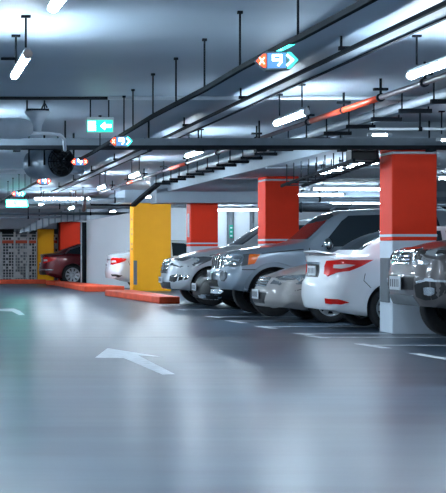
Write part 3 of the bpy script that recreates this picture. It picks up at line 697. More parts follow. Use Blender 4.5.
# ---------------------------------------------------------------- kerbs
def kerb(label, a, b, c_, d, h=.15):
    """four floor corners"""
    o = MB().prism([(p[0], p[1], 0) for p in (a, b, c_, d)], (0,0,h)).build('kerb', M['kerb'], bevel=.02)
    origin_to(o, (sum(p[0] for p in (a,b,c_,d))/4, sum(p[1] for p in (a,b,c_,d))/4, 0)); return tag(o, label, 'kerb', None, 'thing')
kerb('orange-red kerb running in front of the wide yellow column', (4.98,34.85), (5.44,35.0), (5.25,41.2), (4.52,41.2))
kerb('orange-red kerb in front of the white wall end and dark pipe', (4.42,45.4), (5.55,45.6), (4.55,53.6), (4.25,53.6))
kerb('short orange-red kerb under the tail of the dark red sedan', (PX(46,54.5),54.4), (PX(60,54.5),54.4), (PX(60,55.2),55.2), (PX(46,55.2),55.2))
kerb('long orange-red kerb along the foot of the patterned screen', (-6.0,56.6), (PX(46,56.6),56.6), (PX(46,57.2),57.2), (-6.0,57.2))

# ---------------------------------------------------------------- painted floor marks
def paint_mark(name, label, polys, cat, group=None):
    mb = MB()
    for p in polys: mb.prism([(x, y, 0.0004) for x, y in p], (0,0,.0016))
    o = mb.build(name, M['mark']); q = polys[0]
    origin_to(o, (sum(p[0] for p in q)/len(q), sum(p[1] for p in q)/len(q), 0)); return tag(o, label, cat, group, 'thing')
paint_mark('painted_arrow', 'white arrow painted on the open floor of the driveway', [[(PX(107.5,18.75),18.75),(PX(95,17.05),17.05),(PX(123.5,17.0),17.0),(PX(138,17.45),17.45),(PX(163,17.15),17.15)],
      [(PX(123.5,17.0),17.0),(PX(138,17.45),17.45),(PX(175,14.75),14.75),(PX(162.5,14.7),14.7)]], 'floor marking')
paint_mark('painted_arrow', 'white curved arrow painted far down the driveway', [[(PX(-6,31.6),31.6),(PX(14,31.9),31.9),(PX(20,30.6),30.6),(PX(25,28.6),28.6),(PX(19,28.6),28.6),(PX(12,30.3),30.3),(PX(-4,30.6),30.6)]], 'floor marking')
ml = ['in front of the dark grey off-roader', 'at the foot of the red and white column', 'under the tail of the white sedan', 'between the white sedan and the warm silver sedan',
      'in front of the warm silver sedan', 'in front of the blue-grey off-roader', 'beside the front wheel of the blue-grey off-roader', 'in front of the low black car', 'in front of the light silver off-roader']
for i, (sx, z0, z1, ex) in enumerate([(5.38,16.55,17.75,None), (5.28,18.75,19.65,19.35), (5.12,20.95,21.55,21.15), (5.12,21.75,22.2,22.05), (5.02,23.6,24.3,24.2), (4.94,25.4,26.3,26.2), (4.92,27.4,28.1,27.9), (4.93,30.9,31.6,31.4), (4.95,33.2,33.8,33.6)]):
    polys = [[(sx-.06,z0),(sx+.06,z0),(sx-.02,z1),(sx-.14,z1)]]
    if ex: polys.append([(sx+.0,ex-.05),(sx+5.0,ex-.05),(sx+5.0,ex+.05),(sx+.0,ex+.05)])
    paint_mark('bay_line', 'white parking bay line ' + ml[i], polys, 'floor marking', 'white parking bay lines')
o = MB().box(-6.0, 4.3, 21.19, 21.22, .0003, .0012).build('trim_2', M['guard']); struct(o)

# ---------------------------------------------------------------- cars
build_offroader((5.02, 28.78, 0)); build_saloon((5.30, 26.25, 0)); build_white((5.52, 23.72, 0)); build_pickup((5.89, 20.45, 0))
build_crossover((4.96, 34.35, 0)); build_black((5.28, 32.05, 0))
build_sedan_tail((5.32, 48.3, 0), 'sedan', 'pale silver sedan parked tail out behind the wide yellow column', M['p_palesilver'])
build_sedan_tail((3.83, 54.95, 0), 'sedan', 'dark red sedan parked tail out by the far columns', M['p_wine'], True)

# ---------------------------------------------------------------- lamps
def lamp(label, c, length=1.5, along='y', rods=(.32, .32), rz=0.0, ceil=None, cap=False, group='tube lamps hanging over the driveway', k_=.55, tm='tube'):
    c = Vector(c); r = empty('tube_lamp', c, label, 'lamp', group)
    d = Vector((math.sin(rz), math.cos(rz), 0)) if along == 'y' else Vector((math.cos(rz), math.sin(rz), 0)); sd = Vector((d.y, -d.x, 0))
    L2 = length/2
    prof = [(.042*k_,.036*k_),(.036*k_,.085*k_),(-.036*k_,.085*k_),(-.042*k_,.036*k_)]
    MB().rings([[c + d*s + sd*a + Vector((0,0,b)) for a, b in prof] for s in (-L2, L2)], smooth=False).build('housing', M['housing'], r)
    pr = [(.058*k_*math.cos(2*PI*k/16), .052*k_*math.sin(2*PI*k/16)) for k in range(16)]
    rr = [[c + d*s + sd*a*q + Vector((0,0,b*q)) for a, b in pr] for s, q in ((-L2+.01,.6),(-L2+.04,1),(L2-.04,1),(L2-.01,.6))]
    MB().rings(rr).build('diffuser', M[tm], r)
    for s in (-1, 1):
        MB().rings([[c + d*(s*(L2-.02)+q) + sd*a*1.08 + Vector((0,0,b*1.1)) for a, b in pr] for q in (-.03,.03)], smooth=False).build('end_cap', M['cap'] if cap and s < 0 else M['housing'], r)
    if rods:
        zt = ceil or ZC
        for s in (-L2*.72, L2*.72):
            p = c + d*s + Vector((0,0,.07))
            b = MB().path([p, (p.x, p.y, zt)], .008, 6); b.box(p.x-.035, p.x+.035, p.y-.02, p.y+.02, zt-.018, zt); b.build('hanging_rod', M['steel_dark'], r)
    return r
LH = CH + 1.43
row = [(7.5,''),(14.45,'bright tube lamp hanging on rods above the dark grey off-roader, cut by the picture edge'),(20.1,'tube lamp hanging beside the red fire pipe, above the white sedan'),(27.2,'tube lamp hanging over the driveway just beyond the grey cross tray'),(34.9,'small tube lamp hanging above the wide yellow column'),(41.4,'smallest tube lamp hanging beyond the wide yellow column')]
for d, lb in row[1:]: lamp(lb, (3.94 if d < 16 else 3.905, d*.872, LH))
for d, lb in ((7.3,'added unseen tube lamp continuing the row towards the viewpoint'),(0.0,'added unseen tube lamp ending the row beside the viewpoint')): lamp(lb, (3.905, d, LH))  # row carried on out of view, added for its light
for d, lb in ((10.75,'brightest tube lamp, cut off by the top edge of the picture'),(14.5,'bright tube lamp with a pinkish end cap hanging at the near driveway side')): lamp(lb, (.775 if d < 12 else .735, (10.2 if d < 12 else 14.45)*.872, LH), rz=(-.035 if d < 12 else -.012), cap=d > 12)
for d, lb in ((3.5,'added unseen tube lamp near the viewpoint'),(20.5,'added tube lamp outside the picture beside the funnel fixture'),(27.5,'added tube lamp outside the picture beside the jet fan'),(35,'added tube lamp outside the picture far down the lane')): lamp(lb, (.6 if d > 15 else .88, d, LH))  # unseen lamps of this side, added to light the hall
lamp('long white tube lamp mounted crosswise at the far end of the lane', (PX(62,43.8), 43.8, PZ(198.5,43.8)), 1.56, 'x', group='crosswise lamp at the lane end', tm='tube_far')
g2 = 'tube lamps fixed under the lowered slab'
for px0, px1, py, d, lb in ((311,392,189,33.8,'longest crosswise tube lamp between the two nearer red columns'),(296,345,194.7,36.9,'middle crosswise tube lamp between the two nearer red columns'),(328,394,204,37.6,'lowest crosswise tube lamp, just above the roof of the blue-grey off-roader'),
        (436,490,178,28.8,'crosswise tube lamp just to the side of the red and white column'),(368,391,134.8,20.12,'slim crosswise tube lamp above the top of the red and white column'),(437,470,139.8,20.2,'slim crosswise tube lamp at the picture edge near the cross tray')):
    x0, x1 = PX(px0,d), PX(px1,d); z = PZ(py,d) if d < 21 else min(PZ(py,d), SZ-.085)
    lamp(lb, ((x0+x1)/2, d, z), x1-x0, 'x', rods=(1,1), ceil=(CH+1.515 if d == 20.12 else ZC if d < 21 else SZ), group=g2, tm='tube_small', k_=(.3 if py in (134.8,139.8) else .5))
for x, y, lb in ((9.2,48.9,'tube lamp above the pale silver sedan'),(14,26,'tube lamp deep in the bays'),(15.5,46,'tube lamp deep beyond the columns'),(4.2,46.9,'added tube lamp that brightens the white wall end')): lamp(lb, (x, y, SZ-.14), 1.6, rods=(1,1), along='y' if x < 5.5 else 'x', ceil=(ZC if x < 5.5 or 38.9 < y < 45.9 else SZ-.02 if y > 45.9 else SZ), group=g2, tm='tube_small' if x > 5 else 'tube')  # the one by the white wall end is added to brighten it
for x, y, lb in ((3.4,47.6,'added distant tube lamp brightening the white wall end from the lane'),(.6,54.0,'added distant tube lamp brightening the patterned screen'),(-2.5,44,'added tube lamp outside the picture across the lane'),(2.5,64,'tube lamp behind the patterned screen'),(6.5,56.5,'tube lamp above the dark red sedan')): lamp(lb, (x, y, 2.5), 1.5, 'y', rods=(1,1), k_=.6, tm='tube_far', group='distant tube lamps')  # wall end, screen and across-the-lane lamps are added as extra light

for x, y in ((8.5,6.0),(8.5,12.0),(12.5,9.0),(12.5,15.0),(8.5,0.5),(12.5,2.5),(3.9,-3.5),(8.5,-4),(0.8,-3),(17,8),(-3,6),(-3,13),(-3,20),(-3,28),(-3,35),(-3,42),(-3,49),(.5,38.5),(.5,42.5)): lamp('added tube lamp outside the picture for extra light', (x, y, LH), group='added tube lamps outside the picture')  # unseen lamps added to light column and car sides facing the camera
# ---------------------------------------------------------------- guidance sign rail and its signs
HR = 1.325
rail_px = [(384,-8),(369,0),(300,37.5),(290,42),(255,60.5),(240,68.5),(204.5,89.5),(176,104),(153,116),(131,129.5),(91,153.5),(60,170),(37,182),(18,192),(0,201.5)]
rp = [P(x, y, HR*F/(VPY-y)) for x, y in rail_px]
rail = empty('sign_rail', (rp[3].x, rp[3].y, rp[3].z), 'long dark metal rail that carries the glowing space signs', 'cable rail')
MB().path(rp, .03, square=(.034,.036)).build('channel', M['steel_dark'], rail)
for x, y in ((298,38.5),(240,68.5),(204.5,89.5),(176,104),(153,116),(133,128),(124,133),(100,148),(38,184),(31,187),(25,189),(19,192.5),(13,195.5),(8,198)):
    p = P(x, y, HR*F/(VPY-y)); b = MB().path([p, (p.x, p.y, ZC)], .008, 6); b.box(p.x-.018, p.x+.018, p.y-.018, p.y+.018, ZC-.02, ZC); b.build('hanging_rod', M['steel_dark'], rail)

def ribbon(mb, pts, w, o, u, v, n, t=.006):
    """strokes of width w in the plane (u, v) at o"""
    for a, b in zip(pts, pts[1:]):
        a, b = Vector(a), Vector(b); d = (b-a).normalized(); s = Vector((-d.y, d.x))*w/2; e = d*w*.35
        q = [a-e+s, a-e-s, b+e-s, b+e+s]
        mb.prism([o + u*p.x + v*p.y for p in q], n*t)
def guide_sign(label, c, w, h, left='x', right='>', tilt=0.0, glyph_m='led_white', depth=.09):
    c = Vector(c); r = empty('space_sign', c, label, 'sign', 'glowing space signs on the rail')
    u = Vector((math.cos(tilt), math.sin(tilt), 0)); v = Vector((0,0,1)); n = Vector((u.y, -u.x, 0))
    hexa = [(-.5,0),(-.26,.5),(.26,.5),(.5,0),(.26,-.5),(-.26,-.5)]
    pt = lambda a, b, k=0: c + u*a*w + v*b*h + n*k
    MB().prism([pt(a,b) for a, b in hexa], -n*depth).build('case', M['sign_case'], r, bevel=.006)
    MB().prism([pt(a*.42,b*.80) for a, b in ((-.5,.5),(.5,.5),(.5,-.5),(-.5,-.5))], n*.004).build('panel', M['sign_face'], r)
    g = MB(); nn = [(.04,-.26),(.10,-.10),(.10,.26),(-.08,.26),(-.08,.02),(.10,.02)]
    ribbon(g, [(a*w, b*h) for a, b in nn], .045*w, c + n*.005, u, v, n); g.build('figure', M[glyph_m], r)
    for sd, k in ((-1, left), (1, right)):
        if k == '>':
            MB().prism([pt(sd*a, b) for a, b in ((.23,.42),(.31,.42),(.48,0),(.31,-.42),(.23,-.42),(.40,0))], n*.004).build('arrow', M['led_teal'], r)
            a_ = MB(); ribbon(a_, [(sd*.24*w,.26*h),(sd*.36*w,0),(sd*.24*w,-.26*h)], .05*w, c + n*.005, u, v, n); a_.build('arrow_core', M['led_teal_pale'], r)
        else:
            MB().prism([pt(sd*a, b) for a, b in ((.24,.34),(.30,.34),(.46,0),(.30,-.34),(.24,-.34))], n*.004).build('stop_light', M['led_red'], r)
            x_ = MB(); ribbon(x_, [((sd*.33-.05)*w,.16*h),((sd*.33+.05)*w,-.16*h)], .03*w, c + n*.005, u, v, n); ribbon(x_, [((sd*.33-.05)*w,-.16*h),((sd*.33+.05)*w,.16*h)], .03*w, c + n*.005, u, v, n); x_.build('cross', M['led_pink'], r)
    MB().box(c.x-.02, c.x+.02, c.y+.01, c.y+depth, c.z+h*.45, c.z+h*.55).build('bracket', M['steel_dark'], r)
    return r
def rail_at(x, y): return P(x, y, HR*F/(VPY-y))
def on_rail(label, x, y, dy, w, h, **k):
    """sign hung just below the rail at rail pixel (x, y), its centre dy metres lower"""
    guide_sign(label, rail_at(x, y) + Vector((0,-.02,-dy)), w, h, **k)
on_rail('largest glowing space sign with red cross and teal arrow', 276, 49.2, .076, .285, .125, tilt=-.2, depth=.10)
MB().path([P(292,41.6,HR*F/210.4), P(279,48.2,HR*F/203.8)], .03, square=(.037,.039)).build('light_strip', M['led_teal'], rail, label='teal lit strip')
on_rail('glowing space sign with teal arrow just below the green exit sign', 121, 135.6, .066, .265, .125, tilt=-.1)
on_rail('glowing space sign with two red ends in front of the jet fan', 79.5, 159.4, .035, .26, .125, right='x')
on_rail('small glowing space sign with two red ends beyond the jet fan', 44, 178.4, .05, .27, .13, right='x')
on_rail('farthest tiny glowing space sign with pale teal arrow', 18.5, 192, .04, .32, .15, glyph_m='led_teal_pale')

# ---------------------------------------------------------------- exit signs
def exit_sign(label, c, w, h, group='green exit signs', gm='exit_green'):
    c = Vector(c); r = empty('exit_sign', c, label, 'sign', group)
    MB().box(c.x-w/2-.012, c.x+w/2+.012, c.y, c.y+.05, c.z-h/2-.012, c.z+h/2+.035).build('case', M['housing'], r, bevel=.006)
    MB().box(c.x-w/2, c.x+w/2, c.y-.006, c.y+.01, c.z-h/2, c.z+h/2).build('panel', M[gm], r)
    u, v, n = Vector((1,0,0)), Vector((0,0,1)), Vector((0,-1,0)); o = Vector((c.x, c.y-.006, c.z))
    f = MB()
    f.prism([o + u*a*w + v*b*h for a, b in ((-.46,-.40),(-.16,-.40),(-.16,.40),(-.46,.40))], n*.003)
    f.build('doorway', M['exit_white'], r)
    m = MB()
    ribbon(m, [(-.20*w,-.34*h),(-.26*w,-.08*h),(-.18*w,.16*h),(-.10*w,.02*h),(-.04*w,.06*h)], .075*h, o + n*.003, u, v, n)
    ribbon(m, [(-.26*w,-.08*h),(-.34*w,-.16*h),(-.40*w,-.12*h)], .075*h, o + n*.003, u, v, n); ribbon(m, [(-.18*w,.16*h),(-.30*w,.18*h),(-.34*w,.06*h)], .075*h, o + n*.003, u, v, n)
    m.prism([o + n*.003 + u*(-.15*w + .075*h*math.cos(2*PI*k/12)) + v*(.29*h + .075*h*math.sin(2*PI*k/12)) for k in range(12)], n*.006); m.build('running_figure', M['exit_green'], r)
    a = MB()
    a.prism([o + u*x*w + v*y*h for x, y in ((.02,0),(.20,.34),(.20,.14),(.44,.14),(.44,-.14),(.20,-.14),(.20,-.34))], n*.003); a.build('arrow', M['exit_white'], r)
    for s in (-.36, .36):
        b = MB().path([(c.x+s*w, c.y+.025, c.z+h/2), (c.x+s*w, c.y+.025, ZC)], .008, 6); b.build('hanging_rod', M['steel_dark'], r)
    return r
exit_sign('green lit exit sign with running figure and arrow hanging above the cross tray', P(99.8,126,18.6), .29, .135)
exit_sign('far pale green exit sign at the end of the lane', P(17,203.5,46), .60, .19, gm='exit_green_bright')

# ---------------------------------------------------------------- cross tray in front of everything
TY = 21.6
tr = empty('cross_tray', (5.0, TY, CH+1.36), 'grey steel cross tray spanning the hall above the first column', 'cable tray')
MB().box(-6.0, 14, TY, TY+.03, CH+1.405, CH+1.50).build('channel', M['channel'], tr)
MB().box(-6.0, 14, TY-.01, TY+.24, CH+1.358, CH+1.405).build('lower_lip', M['steel_dark'], tr, label='dark lower lip')
MB().box(-6.0, 14, TY+.21, TY+.24, CH+1.405, CH+1.50).build('back_flange', M['channel'], tr)
for px, k in ((17,1),(66,1),(150,0),(200,1),(261,2),(343,1),(432,1)):
    x = PX(px,TY); b = MB().box(x-.02-.025*k, x+.02+.025*k, TY-.04, TY+.14, CH+1.325, CH+1.358); b.path([(x, TY+.12, CH+1.34), (x, TY+.12, ZC)], .012, 6); b.build('clamp', M['steel_dark'], tr)
# ceiling conduit and other cross pipes
def pipe(name, label, a, b, r, m, n=10, hang=(), cat='pipe', ceil=None, group=None):
    a, b = Vector(a), Vector(b); rt = empty(name, (a+b)/2, label, cat, group)
    MB().path([a, b], r, n).build('pipe_run', M[m], rt)
    for t in hang:
        p = a.lerp(b, t); q = MB().path([p, (p.x, p.y, ceil or ZC)], .011, 6); q.lathe([(r+.012,-.02),(r+.012,.02)], p, b-a, 12); q.build('hanger', M['steel_dark'], rt)
    return rt
pipe('conduit', 'thin white conduit crossing the ceiling above the exit sign', (PX(108,18.3),18.3,ZC-.022), (9.6,18.3,ZC-.022), .022, 'pipe_white')
pipe('conduit', 'thin dark conduit crossing the ceiling above the funnel fixture', (-6,18.35,ZC-.02), (PX(108,18.3),18.35,ZC-.02), .018, 'steel_dark')
pipe('pipe', 'pale cross pipe beyond the jet fan', (-6,34,CH+1.665), (3.3,34,CH+1.665), .05, 'pipe_white', hang=(.2,.45,.7,.9))
pipe('pipe', 'dark cross pipe above the wide yellow column', (-3,53.5,PZ(214,53.5)), (7.5,53.5,PZ(213.5,53.5)), .045, 'steel', hang=(.2,.5,.8))
pipe('pipe', 'pale cross pipe just above the far dark cross pipe', (-3,53,PZ(207,53)), (7.5,53,PZ(206.5,53)), .07, 'pipe_white', hang=(.3,.7))
pipe('pipe', 'grey cross pipe along the top of the wide yellow column', (PX(20,49),45.6,PZ(201.5,45.6)), (5.55,45.6,PZ(200,45.6)), .07, 'steel_light', hang=(.5,.9))
pipe('pipe', 'lowest grey cross pipe before the ribbed duct', (-1,51,PZ(219,51)), (PX(62,51),51,PZ(217,51)), .04, 'steel', hang=(.3,.8))
pipe('pipe', 'dark cross pipe between the two nearer red columns', (PX(286,36),37.2,PZ(207.5,37.2)), (14,37.2,PZ(209,37.2)), .10, 'steel_dark', hang=(.1,.5,.9), ceil=SZ)
pipe('pipe', 'pale cross pipe beside the longest crosswise lamp', (PX(330,35),35.4,PZ(184.5,35.4)), (14,35.4,PZ(180.5,35.4)), .06, 'steel_light', hang=(.1,.5,.9), ceil=SZ)
pipe('pipe', 'grey cross pipe in the middle of the lamps between the columns', (PX(286,37),36.3,PZ(199.5,36.3)), (14,36.3,PZ(199,36.3)), .05, 'steel', hang=(.1,.5,.9), ceil=SZ)
pipe('conduit', 'thin pale conduit crossing just above the slim lamps by the first column', (5.15,19.0,CH+1.425), (11,19.0,CH+1.425), .016, 'pipe_white', hang=(.1,.6))
pipe('drain_pipe', 'tall dark pipe standing against the white wall end', (PX(84.2,51.3),51.3,0), (PX(84.2,51.3),51.3,2.03), .07, 'steel_dark')
for px, lb, w in ((231,'dark pipe with a small green sign on the back wall',.11),(252.5,'plain dark pipe on the back wall beside the middle red column',.07)):
    x = PX(px,49.8); pr = pipe('wall_pipe', lb, (x,49.88,0), (x,49.88,2.42), w, 'guard')
    if w > .1: MB().box(PX(229.5,49.74), PX(233,49.74), 49.74, 49.78, PZ(238,49.74), PZ(225,49.74)).build('small_sign', M['sign_green'], pr, label='small green sign'); \
        [MB().box(PX(230.2,49.73), PX(232.3,49.73), 49.73, 49.745, PZ(228.5+4*k,49.74), PZ(227+4*k,49.74)).build('sign_mark', M['exit_white'] if False else M['col_white'], pr) for k in range(3)]
MB  # noqa
# twin-flange lighting channel
def long_tray(name, label, xh0, xh1, h, y0, y1, m, hang, t=.05):
    rt = empty(name, ((xh0+xh1)/2, (y0+y1)/2, CH+h), label, 'cable tray')
    b = MB().box(xh0, xh1, y0, y1, CH+h, CH+h+.012); b.build('pan', M[m], rt)
    for x in (xh0, xh1): MB().box(x-.014, x+.014, y0, y1, CH+h-.012, CH+h+.02).build('flange', M['steel_dark'], rt)
    for y in hang:
        q = MB().box(xh0-.05, xh1+.05, y-.02, y+.02, CH+h+.014, CH+h+.045)
        for x in (xh0-.03, xh1+.03): q.path([(x,y,CH+h+.03),(x,y,ZC)], .010, 6)
        q.build('hanger', M['steel_dark'], rt)
    return rt
long_tray('cable_tray', 'flat pale cable tray running the length of the lane under the ceiling', 3.38, 3.57, 1.61, 6, 44, 'steel_light', (9.2,13.2,17.4,21.2,25,29,33,37,41))
# a thin rail at the near top corner of the lane
pr = pipe('conduit', 'thin grey conduit at the top corner near the bright pinkish-capped lamp', P(11,-8,11.6), P(-14,42,15.5), .02, 'steel_dark')
pk = P(11,27.5,14.6); MB().path([(pk.x-.09,pk.y,ZC-.02),(pk.x+.05,pk.y,ZC-.02)], .014, 6).build('bracket', M['steel_dark'], pr)

# red fire pipe, with hangers; its unlit stretches are coloured grey-brown as shade
xp, hp = 4.57, 1.55
fp = empty('fire_pipe', (xp, 20, CH+hp), 'red fire pipe on hangers running along the edge of the bays', 'pipe')
for a, b, m in ((8,16.5,'pipe_red_shaded'),(16.5,19.4,'pipe_red'),(19.4,28.6,'pipe_red_shaded'),(28.6,30.6,'pipe_red'),(30.6,36,'pipe_red_shaded'),(36,37,'pipe_red'),(37,43,'pipe_red_shaded')):
    MB().path([(xp,a,CH+hp),(xp,b,CH+hp)], .033 if m == 'pipe_red' else .027, 12).build('pipe_run', M[m], fp)
for y in (12.6,15.0,16.45,17.9,19.55,22.6,25.6,28.6,31.4,34.2,37.0,40):
    b = MB().path([(xp,y,CH+hp),(xp,y,ZC)], .013, 6); b.lathe([(.042,-.025),(.042,.025)], (xp,y,CH+hp), (0,1,0), 14); b.box(xp-.07,xp+.07,y-.03,y+.03,CH+hp+.07,CH+hp+.095); b.build('hanger', M['steel_dark'], fp)
# pipe rack over the bay edge: pale pipe on dark trapeze brackets
rk = empty('pipe_rack', (5.34, 24, CH+1.55), 'pale pipe and cables carried on a row of dark trapeze brackets', 'pipe rack')
MB().path([(5.29,9,CH+1.615),(5.29,37.6,CH+1.615)], .052, 14).build('pipe_run', M['pipe_white'], rk)
MB().path([(5.41,9,CH+1.595),(5.41,37.6,CH+1.595)], .028, 10).build('pipe_run', M['steel'], rk)
y = 13.4
while y < 37.6:
    b = MB().box(5.17, 5.52, y-.03, y+.03, CH+1.515, CH+1.56)
    for x in (5.20, 5.49): b.path([(x,y,CH+1.54),(x,y,ZC)], .009, 6)
    b.build('trapeze_bracket', M['steel_dark'], rk); y += 1.12
b = MB().path([(5.25,37.0,CH+1.53),(5.08,38.4,CH+1.28),(5.0,39.4,CH+1.12)], .03, square=(.12,.06)); b.path([(5.0,39.4,CH+1.12),(4.0,39.6,CH+1.14)], .03, square=(.08,.05)); b.build('drop_section', M['steel_dark'], rk)
b = MB().path([(xp,43,CH+hp),(xp-.35,43.2,CH+hp-.05),(xp-.35,43.6,CH+hp-.45)], .05, 10); b.build('drop_section', M['pipe_red_shaded'], fp)
# ladder tray with pale lining beyond the first column
ld = empty('cable_ladder', (5.95, 26, CH+1.1), 'ladder-like cable tray hung from dark rods beside the top of the red and white column', 'cable tray')
lz = lambda y: CH + 1.235 - .037*(y - 22.2)
for x in (5.78, 6.12): MB().path([(x, 22.1, lz(22.1)), (x, 26.6, lz(26.6))], .02, square=(.03,.045)).build('side_rail', M['steel_dark'], ld)
y = 22.2
while y < 26.6:
    b = MB().box(5.765, 6.135, y-.018, y+.018, lz(y)-.03, lz(y)-.01)
    for x in (5.78, 6.12): b.path([(x,y,lz(y)-.02),(x,y,SZ)], .009, 6)
    b.build('rung', M['steel_dark'], ld); y += .50
MB().box(5.80, 6.16, 22.25, 22.6, CH+1.24, CH+1.38).build('junction_box', M['black'], ld)
for y, lb in ((23.7,'tube lamp glowing behind the rods of the ladder tray, nearer the red and white column'),(25.6,'tube lamp glowing behind the rods of the ladder tray, nearer the middle red column')):
    lamp(lb, (6.34, y, CH+1.27), 1.7, 'y', rods=(1,1), ceil=SZ, group=g2, tm='tube_small', k_=.6)
for x, y, lb in ((6.3,41.6,'added tube lamp hidden behind the deep beam, lighting the wide yellow column'),(8.6,42.6,'added tube lamp hidden behind the deep beam, over the bays by the back wall')): lamp(lb, (x, y, 2.5), 1.5, 'x', rods=(1,1), tm='tube', group='added tube lamps behind the beam')  # unseen pair added to light the front of the yellow column

# ---------------------------------------------------------------- jet fan, funnel fixture, duct
FS = .86; FZ = 23.9; fc = Vector((PX(59,FZ), FZ, PZ(162,FZ))); ax = Vector((.42,-1,0)).normalized()
fan = empty('jet_fan', fc, 'round jet fan with dark open mouth hanging under the ceiling', 'fan')
MB().lathe([(.218,.07),(.228,.05),(.228,-.16),(.216,-.20),(.216,-.46),(.228,-.50),(.228,-.72)], fc, ax, 36, cap=False).build('casing', M['steel'], fan)
MB().lathe([(.218,.07),(.206,.02),(.20,-.7)], fc, ax, 36, cap=False).build('inner_duct', M['steel_dark'], fan)
hb = MB().lathe([(.0,.0),(.07,.0),(.075,-.06),(.075,-.35)], fc - ax*.25, ax, 20); hb.build('motor_hub', M['steel'], fan)
up = Vector((0,0,1)); sdv = ax.cross(up)
for k in range(8):
    a = 2*PI*k/8; d = sdv*math.cos(a) + up*math.sin(a); t = ax.cross(d); o = fc - ax*.30
    MB().prism([o + d*.09 - t*.03, o + d*.195 - t*.06, o + d*.195 + t*.06 - ax*.09, o + d*.09 + t*.03 - ax*.06], ax*.012).build('blade', M['steel'], fan)
gm = MB()
for rr in (.07,.12,.165,.205): gm.rings([[fc + ax*(.06 + .006*math.cos(b)) + (sdv*math.cos(a) + up*math.sin(a))*(rr + .006*math.sin(b)) for b in [2*PI*k/5 for k in range(5)]] for a in [2*PI*k/32 for k in range(33)]], cap=False)
for k in range(4):
    a = PI*k/4; d = sdv*math.cos(a) + up*math.sin(a); gm.path([fc + ax*.06 - d*.216, fc + ax*.06 + d*.216], .007, 5)
gm.build('guard_grille', M['steel_dark'], fan)
for s in (.0, -.5):
    for q in (-.24, .24):
        o = fc + ax*s + sdv*q; MB().path([(o.x,o.y,fc.z-.05),(o.x,o.y,ZC)], .014, 6).build('hanging_rod', M['steel_dark'], fan)
MB().box(fc.x-.16, fc.x+.30, fc.y-.10, fc.y+.12, fc.z+.228, fc.z+.26).build('mounting_plate', M['steel_dark'], fan)

f0 = P(37.5,114,18.8); fx = empty('funnel_fixture', f0, 'pale funnel-shaped fixture hanging on two rods near the exit sign', 'ceiling fixture')
MB().lathe([(.0,.03),(.145,.03),(.15,.01),(.085,-.06),(.05,-.13),(.045,-.20),(.0,-.20)], f0, (0,0,1), 28, cap=False).build('horn', M['steel_light'], fx)
MB().box(f0.x-.13, f0.x+.13, f0.y-.04, f0.y+.04, f0.z+.03, f0.z+.06).build('mounting_plate', M['steel_dark'], fx)
for s in (-.12,.08): MB().path([(f0.x+s,f0.y,f0.z+.05),(f0.x+s,f0.y,ZC)], .010, 6).build('hanging_rod', M['steel_dark'], fx)
MB().path([(f0.x+.05,f0.y,f0.z+.06),(f0.x+.08,f0.y,f0.z+.14),(f0.x+.11,f0.y,f0.z+.07)], .012, 6).build('cable', M['steel_dark'], fx)
dc = P(-10,128,19.4); dd = empty('air_duct', dc, 'pale round-ended duct entering beside the funnel fixture', 'duct')
MB().lathe([(.0,.30),(.05,.295),(.09,.26),(.115,.20),(.122,.13),(.122,-3.5)], P(8,128.5,19.4), (1,0,0), 28).build('duct_run', M['steel_light'], dd)
for x in (-4, -24): q = P(x,128,19.4); MB().path([q,(q.x,q.y,ZC)], .012, 6).build('hanging_rod', M['steel_dark'], dd)
MB().path([P(16,131,19.5), P(28,133,19.8), P(48,133.5,20.2), P(60,135,20.6), P(64,139,20.9), P(65,150,21.2)], .022, 10).build('branch_pipe', M['pipe_white'], dd)

# ---------------------------------------------------------------- far end: ribbed duct, screen
rd = empty('ribbed_duct', (PX(55,57), 57.5, 2.4), 'pale ribbed sheet-metal duct above the far red and yellow columns', 'duct')
prof = [(24,229),(38,222),(54,213.5),(84,209),(84,219.5),(58,220.5),(40,227.5),(26,231)]
top = [(20,230),(30,225),(42,219),(54,213.5),(68,210.5),(90,208.5)]; bot = [(20,233),(30,231),(42,228),(54,222.5),(68,221),(90,219.5)]
mb = MB(); fr = 56.5
rings = [[P(tx,ty,fr), P(tx,ty,fr)+Vector((0,.9,0)), P(bx,by,fr)+Vector((0,.9,0)), P(bx,by,fr)] for (tx,ty),(bx,by) in zip(top, bot)]
mb.rings(rings, smooth=False); mb.build('duct_run', M['duct'], rd)
for k in range(11):
    px = 24 + k*6.2; ct = curve(top)(px); cb = curve(bot)(px)
    a, b = P(px,ct-.6,fr), P(px,cb+.6,fr); MB().box(a.x-.025, a.x+.025, fr-.04, fr+.94, b.z, a.z).build('flange', M['steel'], rd)
for px in (40, 66, 86): a = P(px, curve(top)(px), fr); MB().path([(a.x,fr+.4,a.z-.05),(a.x,fr+.4,ZC)], .014, 6).build('hanging_rod', M['steel_dark'], rd)
box_struct('beam', M['wall_grey'], PX(57,58), 9.0, 57.9, 59.2, PZ(222,58)+.005, ZC)
box_struct('beam', M['wall_grey'], -6.0, PX(57,58), 58.1, 59.0, PZ(229,58.2)+.005, ZC)

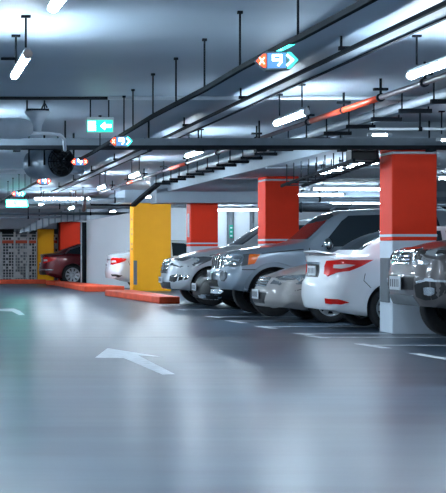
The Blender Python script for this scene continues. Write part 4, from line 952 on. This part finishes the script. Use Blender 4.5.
SD = 59.4; sx0, sx1 = -5.9, PX(57,SD); sz0, sz1 = .0, PZ(229,SD)
sc = empty('screen_fence', ((sx0+sx1)/2, SD, 0), 'tall white patterned metal screen with a red rail at the end of the lane', 'fence')
lat = MB(); step = .105
z_ = sz0 + .06
nx = int((sx1-sx0)/step)+1; nz = int((sz1-.28-sz0-.06)/step)+1
for i in range(nx+1): x = sx0 + i*step; lat.box(x-.014, x+.014, SD-.012, SD+.012, sz0+.06, sz1-.30)
for j in range(nz+1): z = sz0 + .06 + j*step; lat.box(sx0, sx1, SD-.010, SD+.010, z-.014, z+.014)
for i in range(nx):
    for j in range(nz):
        x, z = sx0 + i*step, sz0 + .06 + j*step
        if random.random() < .34: lat.box(x, x+step, SD-.008, SD+.008, z, z+step)
lat.build('lattice_panel', M['fence'], sc)
MB().box(sx0, sx1, SD-.05, SD+.05, PZ(243.3,SD), PZ(240.3,SD)).build('top_rail', M['fence_red'], sc, label='red rail')
MB().box(sx0, sx1, SD-.05, SD+.05, sz0, sz0+.06).build('bottom_rail', M['fence'], sc)
for px in (-62,-45,-30,-14,1,14.5,28,37): x = PX(px,SD); MB().box(x-.035, x+.035, SD-.06, SD+.06, 0, PZ(232,SD)).build('post', M['fence'], sc)
# round concrete column and pale wall behind the screen
rc = MB().lathe([(.30,0),(.30,1.97)], (PX(22,61.3),61.3,0), (0,0,1), 28).build('column', M['wall_grey']); origin_to(rc, (PX(22,61.3),61.3,0)); tag(rc, 'round pale concrete column behind the patterned screen', 'column', None, 'thing')

# ---------------------------------------------------------------- world, camera, output look
w = bpy.data.worlds.new('world'); SC.world = w; w.use_nodes = True
w.node_tree.nodes['Background'].inputs[0].default_value = (0.5, 0.6, 0.72, 1); w.node_tree.nodes['Background'].inputs[1].default_value = 0.1
cam = bpy.data.cameras.new('camera'); co = bpy.data.objects.new('camera', cam); COL.objects.link(co)
co.location = (0, 0, CH); co.rotation_euler = (PI/2, 0, 0)
cam.sensor_fit = 'VERTICAL'; cam.sensor_height = 24.0; cam.lens = F*24.0/493
cam.shift_x = (223 - VPX)/493; cam.shift_y = (VPY - 246.5)/493
cam.clip_end = 300
SC.camera = co
vs = SC.view_settings; vs.view_transform = 'Standard'; vs.look = 'None'; vs.exposure = 0.5; vs.gamma = 1.0; vs.use_curve_mapping = False
SC.cycles.use_denoising = True; SC.cycles.max_bounces = 8; SC.cycles.diffuse_bounces = 4; SC.cycles.glossy_bounces = 4
SC.cycles.sample_clamp_indirect = 8
